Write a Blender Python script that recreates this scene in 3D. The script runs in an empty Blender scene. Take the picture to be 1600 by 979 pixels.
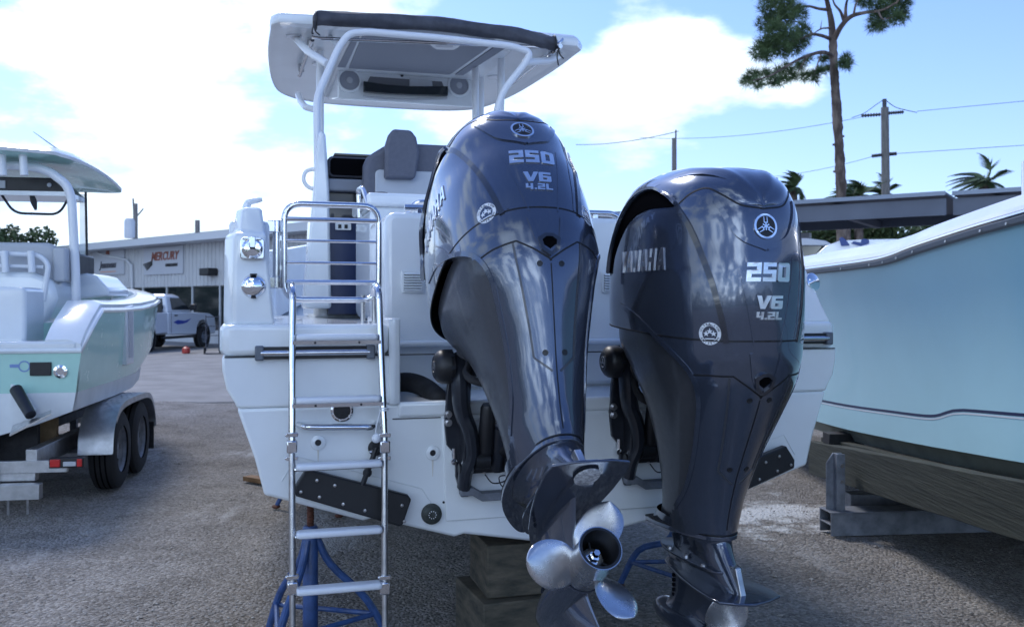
import bpy, bmesh, math, random
from math import radians as R, sin, cos, pi, sqrt
from mathutils import Vector, Matrix, geometry
from mathutils.bvhtree import BVHTree
random.seed(7)
SC = bpy.context.scene
COL = SC.collection

# ------------------------------------------------------------------ camera
FPX = 1450.0; CX = 800.0; HZ = 478.0; CAMH = 1.55
cd = bpy.data.cameras.new('camera'); cam = bpy.data.objects.new('camera', cd); COL.objects.link(cam)
cam.location = (0, 0, CAMH); cam.rotation_euler = (R(90), 0, 0)
cd.sensor_width = 36; cd.lens = 36 * FPX / 1600; cd.shift_y = -(489.5 - HZ) / 1600
cd.clip_start = 0.05; cd.clip_end = 2000
cd.dof.use_dof = True; cd.dof.focus_distance = 3.35; cd.dof.aperture_fstop = 6.3
SC.camera = cam

# ------------------------------------------------------------------ sky, sun, exposure
SUN_AZ = R(-30)      # from +Y towards -X : the sun stands ahead and to the left
SUN_EL = R(48)
w = bpy.data.worlds.new('World'); SC.world = w; w.use_nodes = True
nt = w.node_tree; nt.nodes.clear()
def N(t, **k):
    n = nt.nodes.new(t)
    for a, b in k.items(): setattr(n, a, b)
    return n
def L(a, b): nt.links.new(a, b)
def M_(op, a, b=None, c=None, clamp=False):
    n = N('ShaderNodeMath', operation=op); n.use_clamp = clamp
    for i, v in enumerate((a, b, c)):
        if v is None: continue
        if isinstance(v, (int, float)): n.inputs[i].default_value = v
        else: L(v, n.inputs[i])
    return n.outputs[0]
out = N('ShaderNodeOutputWorld'); bg = N('ShaderNodeBackground'); L(bg.outputs[0], out.inputs[0])
sky = N('ShaderNodeTexSky', sky_type='NISHITA'); sky.sun_disc = False
sky.sun_elevation = SUN_EL; sky.sun_rotation = SUN_AZ
sky.air_density = 1.0; sky.dust_density = 0.6; sky.ozone_density = 1.6; sky.altitude = 0
tc = N('ShaderNodeTexCoord'); sep = N('ShaderNodeSeparateXYZ'); L(tc.outputs['Generated'], sep.inputs[0])
X, Y, Z = sep.outputs
inv = M_('DIVIDE', 1.0, M_('ADD', M_('MAXIMUM', Z, 0.0), 0.22))
comb = N('ShaderNodeCombineXYZ'); L(M_('MULTIPLY', X, inv), comb.inputs[0]); L(M_('MULTIPLY', Y, inv), comb.inputs[1]); L(M_('MULTIPLY', Z, 1.2), comb.inputs[2])
n1 = N('ShaderNodeTexNoise'); n1.inputs['Scale'].default_value = 2.1; n1.inputs['Detail'].default_value = 9; n1.inputs['Roughness'].default_value = 0.56
L(comb.outputs[0], n1.inputs['Vector'])
n2 = N('ShaderNodeTexNoise'); n2.inputs['Scale'].default_value = 5.0; n2.inputs['Detail'].default_value = 7; n2.inputs['Roughness'].default_value = 0.6
L(tc.outputs['Generated'], n2.inputs['Vector'])
def blob(px, py, sx, sy):       # a soft cloud bank centred on a sky direction
    ax, ez = (px - CX) / FPX, (HZ - py) / FPX
    u = M_('DIVIDE', X, M_('MAXIMUM', Y, 0.05)); v = M_('DIVIDE', Z, M_('MAXIMUM', Y, 0.05))
    du = M_('DIVIDE', M_('SUBTRACT', u, ax), sx / FPX); dv = M_('DIVIDE', M_('SUBTRACT', v, ez), sy / FPX)
    d2 = M_('ADD', M_('MULTIPLY', du, du), M_('MULTIPLY', dv, dv))
    g = M_('POWER', 2.718, M_('MULTIPLY', d2, -1.0))
    return M_('MULTIPLY', g, M_('GREATER_THAN', Y, 0.0))
cover = M_('MULTIPLY_ADD', X, -0.22, 0.42)
cover = M_('ADD', cover, M_('MULTIPLY', M_('MAXIMUM', M_('MULTIPLY', Y, -1.0), 0.0), 0.22))                       # more cloud to the left, and unseen cloud added behind the camera as fill
cover = M_('ADD', cover, M_('MULTIPLY', blob(330, 120, 420, 330), 0.42))
cover = M_('ADD', cover, M_('MULTIPLY', blob(1040, 95, 165, 95), 0.85))
cover = M_('ADD', cover, M_('MULTIPLY', blob(1265, 140, 110, 55), 0.62))
cover = M_('SUBTRACT', cover, M_('MULTIPLY', blob(1500, 150, 300, 420), 0.55))
cover = M_('SUBTRACT', cover, M_('MULTIPLY', blob(790, 20, 110, 60), 0.35))
dens = M_('ADD', M_('SUBTRACT', M_('MULTIPLY_ADD', n2.outputs['Fac'], 0.45, n1.outputs['Fac']), 1.16), M_('MULTIPLY', cover, 0.62))
mask = N('ShaderNodeMapRange'); mask.interpolation_type = 'SMOOTHSTEP'
mask.inputs['From Min'].default_value = -0.07; mask.inputs['From Max'].default_value = 0.09
L(dens, mask.inputs['Value'])
cr = N('ShaderNodeValToRGB'); L(M_('ADD', n2.outputs['Fac'], M_('MULTIPLY', dens, -0.25)), cr.inputs[0])
cr.color_ramp.elements[0].position = 0.36; cr.color_ramp.elements[0].color = (.82, .97, 1.12, 1)
cr.color_ramp.elements[1].position = 0.66; cr.color_ramp.elements[1].color = (0.56, 0.68, 0.82, 1)
# clouds are brightest round the sun
sdir = (sin(SUN_AZ) * cos(SUN_EL), cos(SUN_AZ) * cos(SUN_EL), sin(SUN_EL))
dt = N('ShaderNodeVectorMath', operation='DOT_PRODUCT'); L(tc.outputs['Generated'], dt.inputs[0]); dt.inputs[1].default_value = sdir
glow = M_('MULTIPLY_ADD', M_('POWER', M_('MAXIMUM', dt.outputs['Value'], 0.0), 2.5), 2.2, 2.85)
# and, away from the sun, unseen front-lit clouds boosted to fill the shaded hull
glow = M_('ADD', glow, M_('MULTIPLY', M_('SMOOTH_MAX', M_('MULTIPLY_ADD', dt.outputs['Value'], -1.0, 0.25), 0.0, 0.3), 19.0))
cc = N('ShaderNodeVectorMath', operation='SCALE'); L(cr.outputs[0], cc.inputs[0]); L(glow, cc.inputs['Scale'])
# thin white veil near the horizon and to the left
veil = M_('MULTIPLY', M_('POWER', 2.718, M_('MULTIPLY', M_('ABSOLUTE', Z), -7.0)), 0.55, clamp=True)
skt = N('ShaderNodeMix', data_type='RGBA', blend_type='MULTIPLY'); skt.inputs['Factor'].default_value = 1.0
L(sky.outputs[0], skt.inputs['A']); skt.inputs['B'].default_value = (.30, .37, .54, 1)
mv = N('ShaderNodeMix', data_type='RGBA'); L(veil, mv.inputs['Factor']); L(skt.outputs['Result'], mv.inputs['A']); mv.inputs['B'].default_value = (2.15, 2.55, 3.5, 1)
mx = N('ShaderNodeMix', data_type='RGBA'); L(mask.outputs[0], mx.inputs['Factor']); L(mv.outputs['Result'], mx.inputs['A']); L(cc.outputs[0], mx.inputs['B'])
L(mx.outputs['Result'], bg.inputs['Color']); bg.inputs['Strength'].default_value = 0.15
sd = bpy.data.lights.new('sun', 'SUN'); so = bpy.data.objects.new('sun', sd); COL.objects.link(so)
sd.energy = 0.75; sd.angle = R(12); sd.color = (1.0, 0.95, 0.88)
so.rotation_euler = Vector(sdir).to_track_quat('Z', 'Y').to_euler(); so.location = (-4, 8, 12)
SC.view_settings.view_transform = 'Standard'; SC.view_settings.look = 'None'
SC.view_settings.exposure = 1.5; SC.view_settings.gamma = 1.0
try: SC.view_settings.use_curve_mapping = False
except Exception: pass
SC.cycles.max_bounces = 8; SC.cycles.transparent_max_bounces = 8

# ------------------------------------------------------------------ materials
MATS = {}
def mat(name, col, rough=0.5, metal=0.0, coat=0.0, var=0.0, vscale=8.0, bump=0.0, bscale=60.0, spec=0.5, col2=None, ctr=(0.35, 0.65), alpha=1.0, trans=0.0, aniso=None, detail=6):
    if name in MATS: return MATS[name]
    m = bpy.data.materials.new(name); m.use_nodes = True; t = m.node_tree; b = t.nodes['Principled BSDF']
    b.inputs['Base Color'].default_value = (*col, 1); b.inputs['Roughness'].default_value = rough
    b.inputs['Metallic'].default_value = metal; b.inputs['Coat Weight'].default_value = coat; b.inputs['Coat Roughness'].default_value = 0.04
    b.inputs['Specular IOR Level'].default_value = spec
    if trans: b.inputs['Transmission Weight'].default_value = trans
    if alpha < 1: b.inputs['Alpha'].default_value = alpha
    tcn = t.nodes.new('ShaderNodeTexCoord')
    mp = t.nodes.new('ShaderNodeMapping'); t.links.new(tcn.outputs['Object'], mp.inputs[0])
    if aniso: mp.inputs['Scale'].default_value = aniso
    if var > 0 or col2:
        n = t.nodes.new('ShaderNodeTexNoise'); n.inputs['Scale'].default_value = vscale; n.inputs['Detail'].default_value = detail
        n.inputs['Roughness'].default_value = 0.6
        t.links.new(mp.outputs[0], n.inputs['Vector'])
        r = t.nodes.new('ShaderNodeValToRGB'); t.links.new(n.outputs['Fac'], r.inputs[0])
        c2 = col2 or tuple(c * (1 - var) for c in col); c1 = col if col2 else tuple(min(1, c * (1 + var * .5)) for c in col)
        r.color_ramp.elements[0].position = ctr[0]; r.color_ramp.elements[0].color = (*c2, 1)
        r.color_ramp.elements[1].position = ctr[1]; r.color_ramp.elements[1].color = (*c1, 1)
        t.links.new(r.outputs[0], b.inputs['Base Color'])
        rr = t.nodes.new('ShaderNodeMapRange'); t.links.new(n.outputs['Fac'], rr.inputs['Value'])
        rr.inputs['To Min'].default_value = min(1, rough * 1.25); rr.inputs['To Max'].default_value = rough * 0.8
        t.links.new(rr.outputs[0], b.inputs['Roughness'])
    if bump > 0:
        n = t.nodes.new('ShaderNodeTexNoise'); n.inputs['Scale'].default_value = bscale; n.inputs['Detail'].default_value = 5
        t.links.new(mp.outputs[0], n.inputs['Vector'])
        bp = t.nodes.new('ShaderNodeBump'); bp.inputs['Strength'].default_value = bump; bp.inputs['Distance'].default_value = 0.01
        t.links.new(n.outputs['Fac'], bp.inputs['Height']); t.links.new(bp.outputs[0], b.inputs['Normal'])
    MATS[name] = m
    return m

def add_specks(m, scale, thr, col, rough=0.6):      # small spots (water marks, grit) mixed over a material
    t = m.node_tree; b = t.nodes['Principled BSDF']
    src = b.inputs['Base Color'].links[0].from_socket if b.inputs['Base Color'].links else None
    tcn = t.nodes.new('ShaderNodeTexCoord'); v = t.nodes.new('ShaderNodeTexVoronoi'); v.inputs['Scale'].default_value = scale
    t.links.new(tcn.outputs['Object'], v.inputs['Vector'])
    lt = t.nodes.new('ShaderNodeMath'); lt.operation = 'LESS_THAN'; t.links.new(v.outputs['Distance'], lt.inputs[0]); lt.inputs[1].default_value = thr
    sp = t.nodes.new('ShaderNodeSeparateColor'); t.links.new(v.outputs['Color'], sp.inputs[0])
    gt = t.nodes.new('ShaderNodeMath'); gt.operation = 'GREATER_THAN'; t.links.new(sp.outputs[0], gt.inputs[0]); gt.inputs[1].default_value = 0.6
    mu = t.nodes.new('ShaderNodeMath'); mu.operation = 'MULTIPLY'; t.links.new(lt.outputs[0], mu.inputs[0]); t.links.new(gt.outputs[0], mu.inputs[1])
    mixn = t.nodes.new('ShaderNodeMix'); mixn.data_type = 'RGBA'
    t.links.new(mu.outputs[0], mixn.inputs['Factor']); mixn.inputs['B'].default_value = (*col, 1)
    if src: t.links.new(src, mixn.inputs['A'])
    else: mixn.inputs['A'].default_value = b.inputs['Base Color'].default_value
    t.links.new(mixn.outputs['Result'], b.inputs['Base Color'])

# ------------------------------------------------------------------ mesh builder
def V(*a): return Vector(a)
def catmull(pts, n=8, closed=False):
    P = [Vector(p) for p in pts]; out = []
    m = len(P)
    rng = range(m if closed else m - 1)
    for i in rng:
        p0 = P[(i - 1) % m] if closed or i > 0 else P[0] * 2 - P[1]
        p1, p2 = P[i], P[(i + 1) % m]
        p3 = P[(i + 2) % m] if closed or i + 2 < m else P[-1] * 2 - P[-2]
        for k in range(n):
            t = k / n
            out.append(0.5 * ((2 * p1) + (p2 - p0) * t + (2 * p0 - 5 * p1 + 4 * p2 - p3) * t * t + (3 * p1 - p0 - 3 * p2 + p3) * t ** 3))
    if not closed: out.append(P[-1].copy())
    return out
def fillet(pts, r, n=6):                     # polyline with rounded corners
    P = [Vector(p) for p in pts]; out = [P[0]]
    for i in range(1, len(P) - 1):
        a, b, c = P[i - 1], P[i], P[i + 1]
        d1 = (a - b); d2 = (c - b); rr = min(r, d1.length * .45, d2.length * .45)
        s, e = b + d1.normalized() * rr, b + d2.normalized() * rr
        for k in range(n + 1):
            t = k / n
            out.append(s * (1 - t) ** 2 + b * 2 * t * (1 - t) + e * t * t)
    out.append(P[-1]); return out

class MB:
    def __init__(s): s.v = []; s.f = []
    def add(s, vs, fs):
        o = len(s.v); s.v += [Vector(v) for v in vs]; s.f += [tuple(i + o for i in f) for f in fs]; return s
    def box(s, x0, x1, y0, y1, z0, z1, m=None):
        vs = [V(x, y, z) for z in (z0, z1) for y in (y0, y1) for x in (x0, x1)]
        if m: vs = [m @ v for v in vs]
        return s.add(vs, [(0, 2, 3, 1), (4, 5, 7, 6), (0, 1, 5, 4), (2, 6, 7, 3), (0, 4, 6, 2), (1, 3, 7, 5)])
    def loft(s, rings, closed=True, caps=(True, True), wrap=False):
        n = len(rings[0]); vs = [v for r in rings for v in r]; fs = []
        m = len(rings)
        for i in range(m if wrap else m - 1):
            i2 = (i + 1) % m
            for k in range(n if closed else n - 1):
                k2 = (k + 1) % n
                fs.append((i * n + k, i * n + k2, i2 * n + k2, i2 * n + k))
        if closed and not wrap:
            if caps[0]: fs.append(tuple(range(n - 1, -1, -1)))
            if caps[1]: fs.append(tuple((m - 1) * n + k for k in range(n)))
        return s.add(vs, fs)
    def tube(s, pts, r, n=10, closed=False, caps=True, flat=1.0):
        P = [Vector(p) for p in pts]; m = len(P)
        rs = r if isinstance(r, (list, tuple)) else [r] * m
        rings = []; up = None
        for i, p in enumerate(P):
            a = P[i - 1] if i > 0 or closed else P[0]; b = P[(i + 1) % m] if i < m - 1 or closed else P[-1]
            d = (b - a); d = d.normalized() if d.length > 1e-9 else V(0, 0, 1)
            if up is None:
                up = V(0, 0, 1) if abs(d.z) < .9 else V(1, 0, 0)
            up = up - d * up.dot(d)
            if up.length < 1e-6: up = d.orthogonal()
            up.normalize(); sd_ = d.cross(up)
            rings.append([p + (sd_ * cos(2 * pi * k / n) + up * sin(2 * pi * k / n) * flat) * rs[i] for k in range(n)])
        return s.loft(rings, caps=(caps, caps), wrap=closed)
    def lathe(s, prof, o=(0, 0, 0), ax=(0, 0, 1), n=24, caps=True):      # prof: (radius, height)
        o = Vector(o); ax = Vector(ax).normalized(); e1 = ax.orthogonal().normalized(); e2 = ax.cross(e1)
        rings = [[o + ax * h + (e1 * cos(2 * pi * k / n) + e2 * sin(2 * pi * k / n)) * max(r, 1e-4) for k in range(n)] for r, h in prof]
        return s.loft(rings, caps=(caps, caps))
    def cyl(s, a, b, r, n=16, r2=None):
        a, b = Vector(a), Vector(b)
        return s.lathe([(r, 0), (r2 if r2 is not None else r, (b - a).length)], a, b - a, n)
    def prism(s, poly, fn, t0, t1):          # fn(u, v, t) -> Vector
        n = len(poly)
        vs = [fn(u, v, t0) for u, v in poly] + [fn(u, v, t1) for u, v in poly]
        fs = [tuple(range(n - 1, -1, -1)), tuple(range(n, 2 * n))] + [(k, (k + 1) % n, n + (k + 1) % n, n + k) for k in range(n)]
        return s.add(vs, fs)
    def sphere(s, c, r, n=12, sc=(1, 1, 1)):
        c = Vector(c); m = max(4, n // 2)
        rings = [[c + V(sin(pi * i / m) * cos(2 * pi * k / n) * r * sc[0], sin(pi * i / m) * sin(2 * pi * k / n) * r * sc[1], cos(pi * i / m) * r * sc[2]) for k in range(n)] for i in range(1, m)]
        s.loft(rings, caps=(False, False)); o = len(s.v) - n * (m - 1)
        s.v += [c + V(0, 0, r * sc[2]), c - V(0, 0, r * sc[2])]
        t, b = len(s.v) - 2, len(s.v) - 1
        for k in range(n):
            s.f.append((t, o + (k + 1) % n, o + k)); s.f.append((b, o + (m - 2) * n + k, o + (m - 2) * n + (k + 1) % n))
        return s
    def xf(s, m): s.v = [m @ v for v in s.v]; return s
    def mesh(s, name, m, smooth=True, ang=35, merge=True):
        me = bpy.data.meshes.new(name)
        me.from_pydata([tuple(v) for v in s.v], [], s.f)
        bm = bmesh.new(); bm.from_mesh(me)
        if merge: bmesh.ops.remove_doubles(bm, verts=bm.verts, dist=1e-5)
        bmesh.ops.recalc_face_normals(bm, faces=bm.faces); bm.to_mesh(me); bm.free()
        if smooth:
            me.shade_smooth(); me.set_sharp_from_angle(angle=R(ang))
        me.materials.append(m); me.update()
        return me
    def build(s, name, m, parent=None, bevel=0.0, seg=2, smooth=True, ang=35, rot=None, sub=0):
        o = bpy.data.objects.new(name, s.mesh(name, m, smooth, ang)); COL.objects.link(o)
        if parent: o.parent = parent
        if rot is not None: o.matrix_local = rot
        if bevel > 0:
            b = o.modifiers.new('bevel', 'BEVEL'); b.width = bevel; b.segments = seg; b.limit_method = 'ANGLE'; b.angle_limit = R(40); b.harden_normals = False
        if sub:
            q = o.modifiers.new('sub', 'SUBSURF'); q.levels = sub; q.render_levels = sub
        return o

def tag(o, label=None, cat=None, group=None, kind=None):
    if label: o['label'] = label
    if cat: o['category'] = cat
    if group: o['group'] = group
    if kind: o['kind'] = kind
    return o
def empty(name, loc=(0, 0, 0), rz=0.0, label=None, cat=None, group=None):
    o = bpy.data.objects.new(name, None); COL.objects.link(o); o.empty_display_size = 0.1
    o.matrix_world = Matrix.Translation(loc) @ Matrix.Rotation(rz, 4, 'Z')
    return tag(o, label, cat, group)
def copy_tree(o, parent=None):
    c = o.copy(); COL.objects.link(c)
    if parent: c.parent = parent
    for ch in list(o.children): copy_tree(ch, c)
    return c

def W(px, py, D): return V((px - CX) / FPX * D, D, CAMH - (py - HZ) / FPX * D)
def G(px, py):                                   # the ground point seen at a place in the photograph
    D = FPX * CAMH / (py - HZ); return V((px - CX) / FPX * D, D, 0)
CAM = V(0, 0, CAMH)
def ray(px, py): return V((px - CX) / FPX, 1, -(py - HZ) / FPX)
class Frame:                                     # places things in a yawed frame (a boat, a building)
    def __init__(s, o, rz):
        s.o = Vector(o); s.rz = rz; s.m = Matrix.Translation(s.o) @ Matrix.Rotation(rz, 4, 'Z'); s.i = s.m.inverted()
    def at(s, px, py, axis, val):                # where the sight line meets the local plane axis = val
        a = s.i @ CAM; d = (s.i.to_3x3() @ ray(px, py))
        return a + d * ((val - a[axis]) / d[axis])
    def y(s, px, py, v): return s.at(px, py, 1, v)
    def x(s, px, py, v): return s.at(px, py, 0, v)
    def z(s, px, py, v): return s.at(px, py, 2, v)

# ------------------------------------------------------------------ lettering
GLY = {
 '2': [[(0,1),(.8,1),(.8,.4),(.26,.4),(.26,.22),(.8,.22),(.8,0),(0,0),(0,.6),(.54,.6),(.54,.78),(0,.78)]],
 '5': [[(0,1),(.8,1),(.8,.78),(.26,.78),(.26,.62),(.8,.62),(.8,0),(0,0),(0,.22),(.54,.22),(.54,.4),(0,.4)]],
 '0': [[(.08,0),(.72,0),(.8,.08),(.8,.92),(.72,1),(.08,1),(0,.92),(0,.08)],[(.27,.22),(.27,.78),(.53,.78),(.53,.22)]],
 '6': [[(.08,0),(.72,0),(.8,.08),(.8,.62),(.27,.62),(.27,.78),(.78,.78),(.78,1),(.08,1),(0,.92),(0,.08)],[(.27,.2),(.27,.42),(.53,.42),(.53,.2)]],
 '4': [[(0,1),(.27,1),(.27,.5),(.5,.5),(.5,1),(.77,1),(.77,0),(.5,0),(.5,.27),(0,.27)]],
 '.': [[(0,0),(.26,0),(.26,.24),(0,.24)]],
 'L': [[(0,1),(.27,1),(.27,.23),(.75,.23),(.75,0),(0,0)]],
 'V': [[(0,1),(.29,1),(.46,.36),(.66,1),(.95,1),(.6,0),(.3,0)]],
 'Y': [[(0,1),(.23,1),(.42,.62),(.61,1),(.84,1),(.53,.42),(.53,0),(.31,0),(.31,.42)]],
 'A': [[(0,0),(.2,0),(.26,.22),(.60,.22),(.66,0),(.86,0),(.57,1),(.29,1)],[(.31,.40),(.43,.84),(.55,.40)]],
 'M': [[(0,0),(0,1),(.22,1),(.46,.50),(.70,1),(.92,1),(.92,0),(.74,0),(.74,.64),(.51,.16),(.41,.16),(.18,.64),(.18,0)]],
 'H': [[(0,0),(0,1),(.2,1),(.2,.60),(.6,.60),(.6,1),(.8,1),(.8,0),(.6,0),(.6,.40),(.2,.40),(.2,0)]],
}
ADV = {'.': .36, 'M': 1.02, 'A': .90, 'V': .96, 'Y': .86, 'H': .92, 'L': .85}
def word(txt, slant=0.0, sx=1.0, fit=1.0):                # -> [(loops)] in units of the letter height, and the width
    x = 0; out = []
    for ch in txt:
        if ch == ' ': x += .5; continue
        out.append([[((px * fit + x) * sx + py * slant, py) for px, py in loop] for loop in GLY[ch]]); x += ADV.get(ch, .92)
    return out, (x - .1) * sx
def densify(loop, step):
    o = []
    for i, a in enumerate(loop):
        b = loop[(i + 1) % len(loop)]; d = sqrt((b[0] - a[0]) ** 2 + (b[1] - a[1]) ** 2); k = max(1, int(d / step))
        for j in range(k): o.append((a[0] + (b[0] - a[0]) * j / k, a[1] + (b[1] - a[1]) * j / k))
    return o
def relief(mb, loops, fn, t0, t1):               # a 2-D outline with holes, raised between fn(u,v,t0) and fn(u,v,t1)
    flat = [p for l in loops for p in l]; n = len(flat)
    tris = geometry.tessellate_polygon([[V(a, b, 0) for a, b in l] for l in loops])
    vs = [fn(u, v, t0) for u, v in flat] + [fn(u, v, t1) for u, v in flat]
    fs = [tuple(i + n for i in t) for t in tris] + [tuple(reversed(t)) for t in tris]
    o = 0
    for l in loops:
        k = len(l)
        for i in range(k): a, b = o + i, o + (i + 1) % k; fs.append((a, b, b + n, a + n))
        o += k
    mb.add(vs, fs)
def font_mesh(txt, size, extr=0.004, off=0.0, shear=0.0):      # plain type, flat in x/y, centred
    c = bpy.data.curves.new('t', 'FONT'); c.body = txt; c.size = size; c.extrude = extr; c.offset = off; c.shear = shear; c.align_x = 'CENTER'; c.align_y = 'CENTER'; c.resolution_u = 2
    o = bpy.data.objects.new('t', c); COL.objects.link(o)
    dg = bpy.context.evaluated_depsgraph_get(); me = bpy.data.meshes.new_from_object(o.evaluated_get(dg))
    vs = [v.co.copy() for v in me.vertices]; fs = [tuple(p.vertices) for p in me.polygons]
    bpy.data.objects.remove(o); bpy.data.curves.remove(c); bpy.data.meshes.remove(me)
    return vs, fs
# ------------------------------------------------------------------ the materials of the place
m_gel = mat('white gelcoat', (0.80, 0.84, 0.86), 0.22, coat=0.6, var=0.05, vscale=2.5, bump=0.02, bscale=3)
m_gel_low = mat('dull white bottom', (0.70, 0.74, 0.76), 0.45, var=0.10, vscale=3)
m_white = mat('white powder coat', (0.78, 0.80, 0.83), 0.3, coat=0.3)
m_steel = mat('polished stainless', (0.72, 0.73, 0.75), 0.10, metal=1.0, var=0.08, vscale=30)
m_steel2 = mat('weathered stainless', (0.55, 0.55, 0.56), 0.28, metal=1.0, var=0.25, vscale=14)
m_chrome = mat('chrome', (0.85, 0.86, 0.88), 0.06, metal=1.0)
m_alu = mat('cast aluminium', (0.50, 0.51, 0.53), 0.38, metal=1.0, var=0.2, vscale=12, bump=0.05, bscale=40)
m_galv = mat('galvanized steel', (0.24, 0.26, 0.30), 0.55, metal=0.5, var=0.35, vscale=9)
m_black = mat('black plastic', (0.012, 0.013, 0.016), 0.42, var=0.2, vscale=15)
m_rub = mat('black rubber', (0.02, 0.02, 0.022), 0.7, var=0.25, vscale=20, bump=0.2, bscale=80)
m_dark = mat('dark void', (0.004, 0.004, 0.005), 0.95, spec=0.0)
m_brk = mat('bracket paint', (0.022, 0.026, 0.036), 0.33, metal=0.2, coat=0.25, var=0.2, vscale=18)
m_eng = mat('blue grey engine paint', (0.082, 0.101, 0.146), 0.17, metal=0.62, coat=1.0, var=0.03, vscale=30, bump=0.006, bscale=3)
add_specks(m_eng, 70, 0.07, (0.13, 0.15, 0.19))
m_engd = mat('charcoal engine plastic', (0.058, 0.062, 0.074), 0.36, metal=0.2, coat=0.3, var=0.08, vscale=40)
m_groove = mat('seam gasket', (0.004, 0.004, 0.006), 0.6)
m_grey = mat('grey cushion vinyl', (0.115, 0.12, 0.15), 0.6, var=0.08, vscale=40, bump=0.06, bscale=160)
m_greyl = mat('light cushion vinyl', (0.48, 0.50, 0.53), 0.6, bump=0.06, bscale=160)
m_panel = mat('grey hardtop liner', (0.20, 0.22, 0.26), 0.55, bump=0.03, bscale=120)
m_canvas = mat('dark grey canvas', (0.070, 0.074, 0.092), 0.7, var=0.25, vscale=10, bump=0.7, bscale=14)
m_tread = mat('white plastic tread', (0.72, 0.76, 0.82), 0.35)
m_bluest = mat('blue enamel on steel', (0.035, 0.085, 0.24), 0.42, coat=0.2, var=0.3, vscale=20, bump=0.05, bscale=60)
m_rust = mat('rusty thread', (0.10, 0.035, 0.02), 0.8, var=0.5, vscale=30, bump=0.3, bscale=90)
m_wood = mat('weathered timber', (0.115, 0.098, 0.070), 0.8, col2=(0.035, 0.036, 0.028), vscale=4.0, aniso=(1.5, 1.5, 5), bump=0.5, bscale=14, detail=9)
m_wood2 = mat('green treated timber', (0.052, 0.058, 0.044), 0.8, col2=(0.018, 0.023, 0.019), vscale=4.0, aniso=(3, .35, 7), bump=0.5, bscale=12, detail=9, ctr=(.3, .72))
m_ply = mat('bare plywood', (0.36, 0.25, 0.14), 0.8, var=0.3, vscale=12)
m_sea = mat('seafoam gelcoat', (0.42, 0.70, 0.62), 0.25, coat=0.6, var=0.04)
m_ice = mat('ice blue gelcoat', (0.48, 0.80, 0.88), 0.20, coat=0.7, var=0.03, vscale=1.5)
m_navy = mat('navy vinyl', (0.02, 0.035, 0.10), 0.3)
m_decal = mat('white decal', (0.75, 0.78, 0.82), 0.4)
m_glass = mat('dark glass', (0.012, 0.018, 0.022), 0.06, spec=0.7)
m_tint = mat('clear acrylic', (0.75, 0.85, 0.9), 0.05, alpha=0.35, trans=0.0)
m_tyre = mat('tyre rubber', (0.018, 0.018, 0.02), 0.85, bump=0.25, bscale=40)
m_red = mat('red lens', (0.55, 0.02, 0.02), 0.2, coat=0.5)
m_orange = mat('orange print', (0.75, 0.28, 0.07), 0.5)
m_prop = mat('brushed propeller steel', (0.66, 0.67, 0.69), 0.27, metal=1.0, var=0.14, vscale=18, bump=0.04, bscale=70)
m_anode = mat('pitted anode', (0.62, 0.63, 0.65), 0.6, col2=(.30, .31, .34), vscale=90, ctr=(.42, .6))
m_letter = mat('satin chrome letters', (0.86, 0.88, 0.90), 0.3, metal=1.0)
m_trimd = mat('dark gloss trim', (0.022, 0.026, 0.038), 0.22, metal=.2, coat=1.0)
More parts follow.
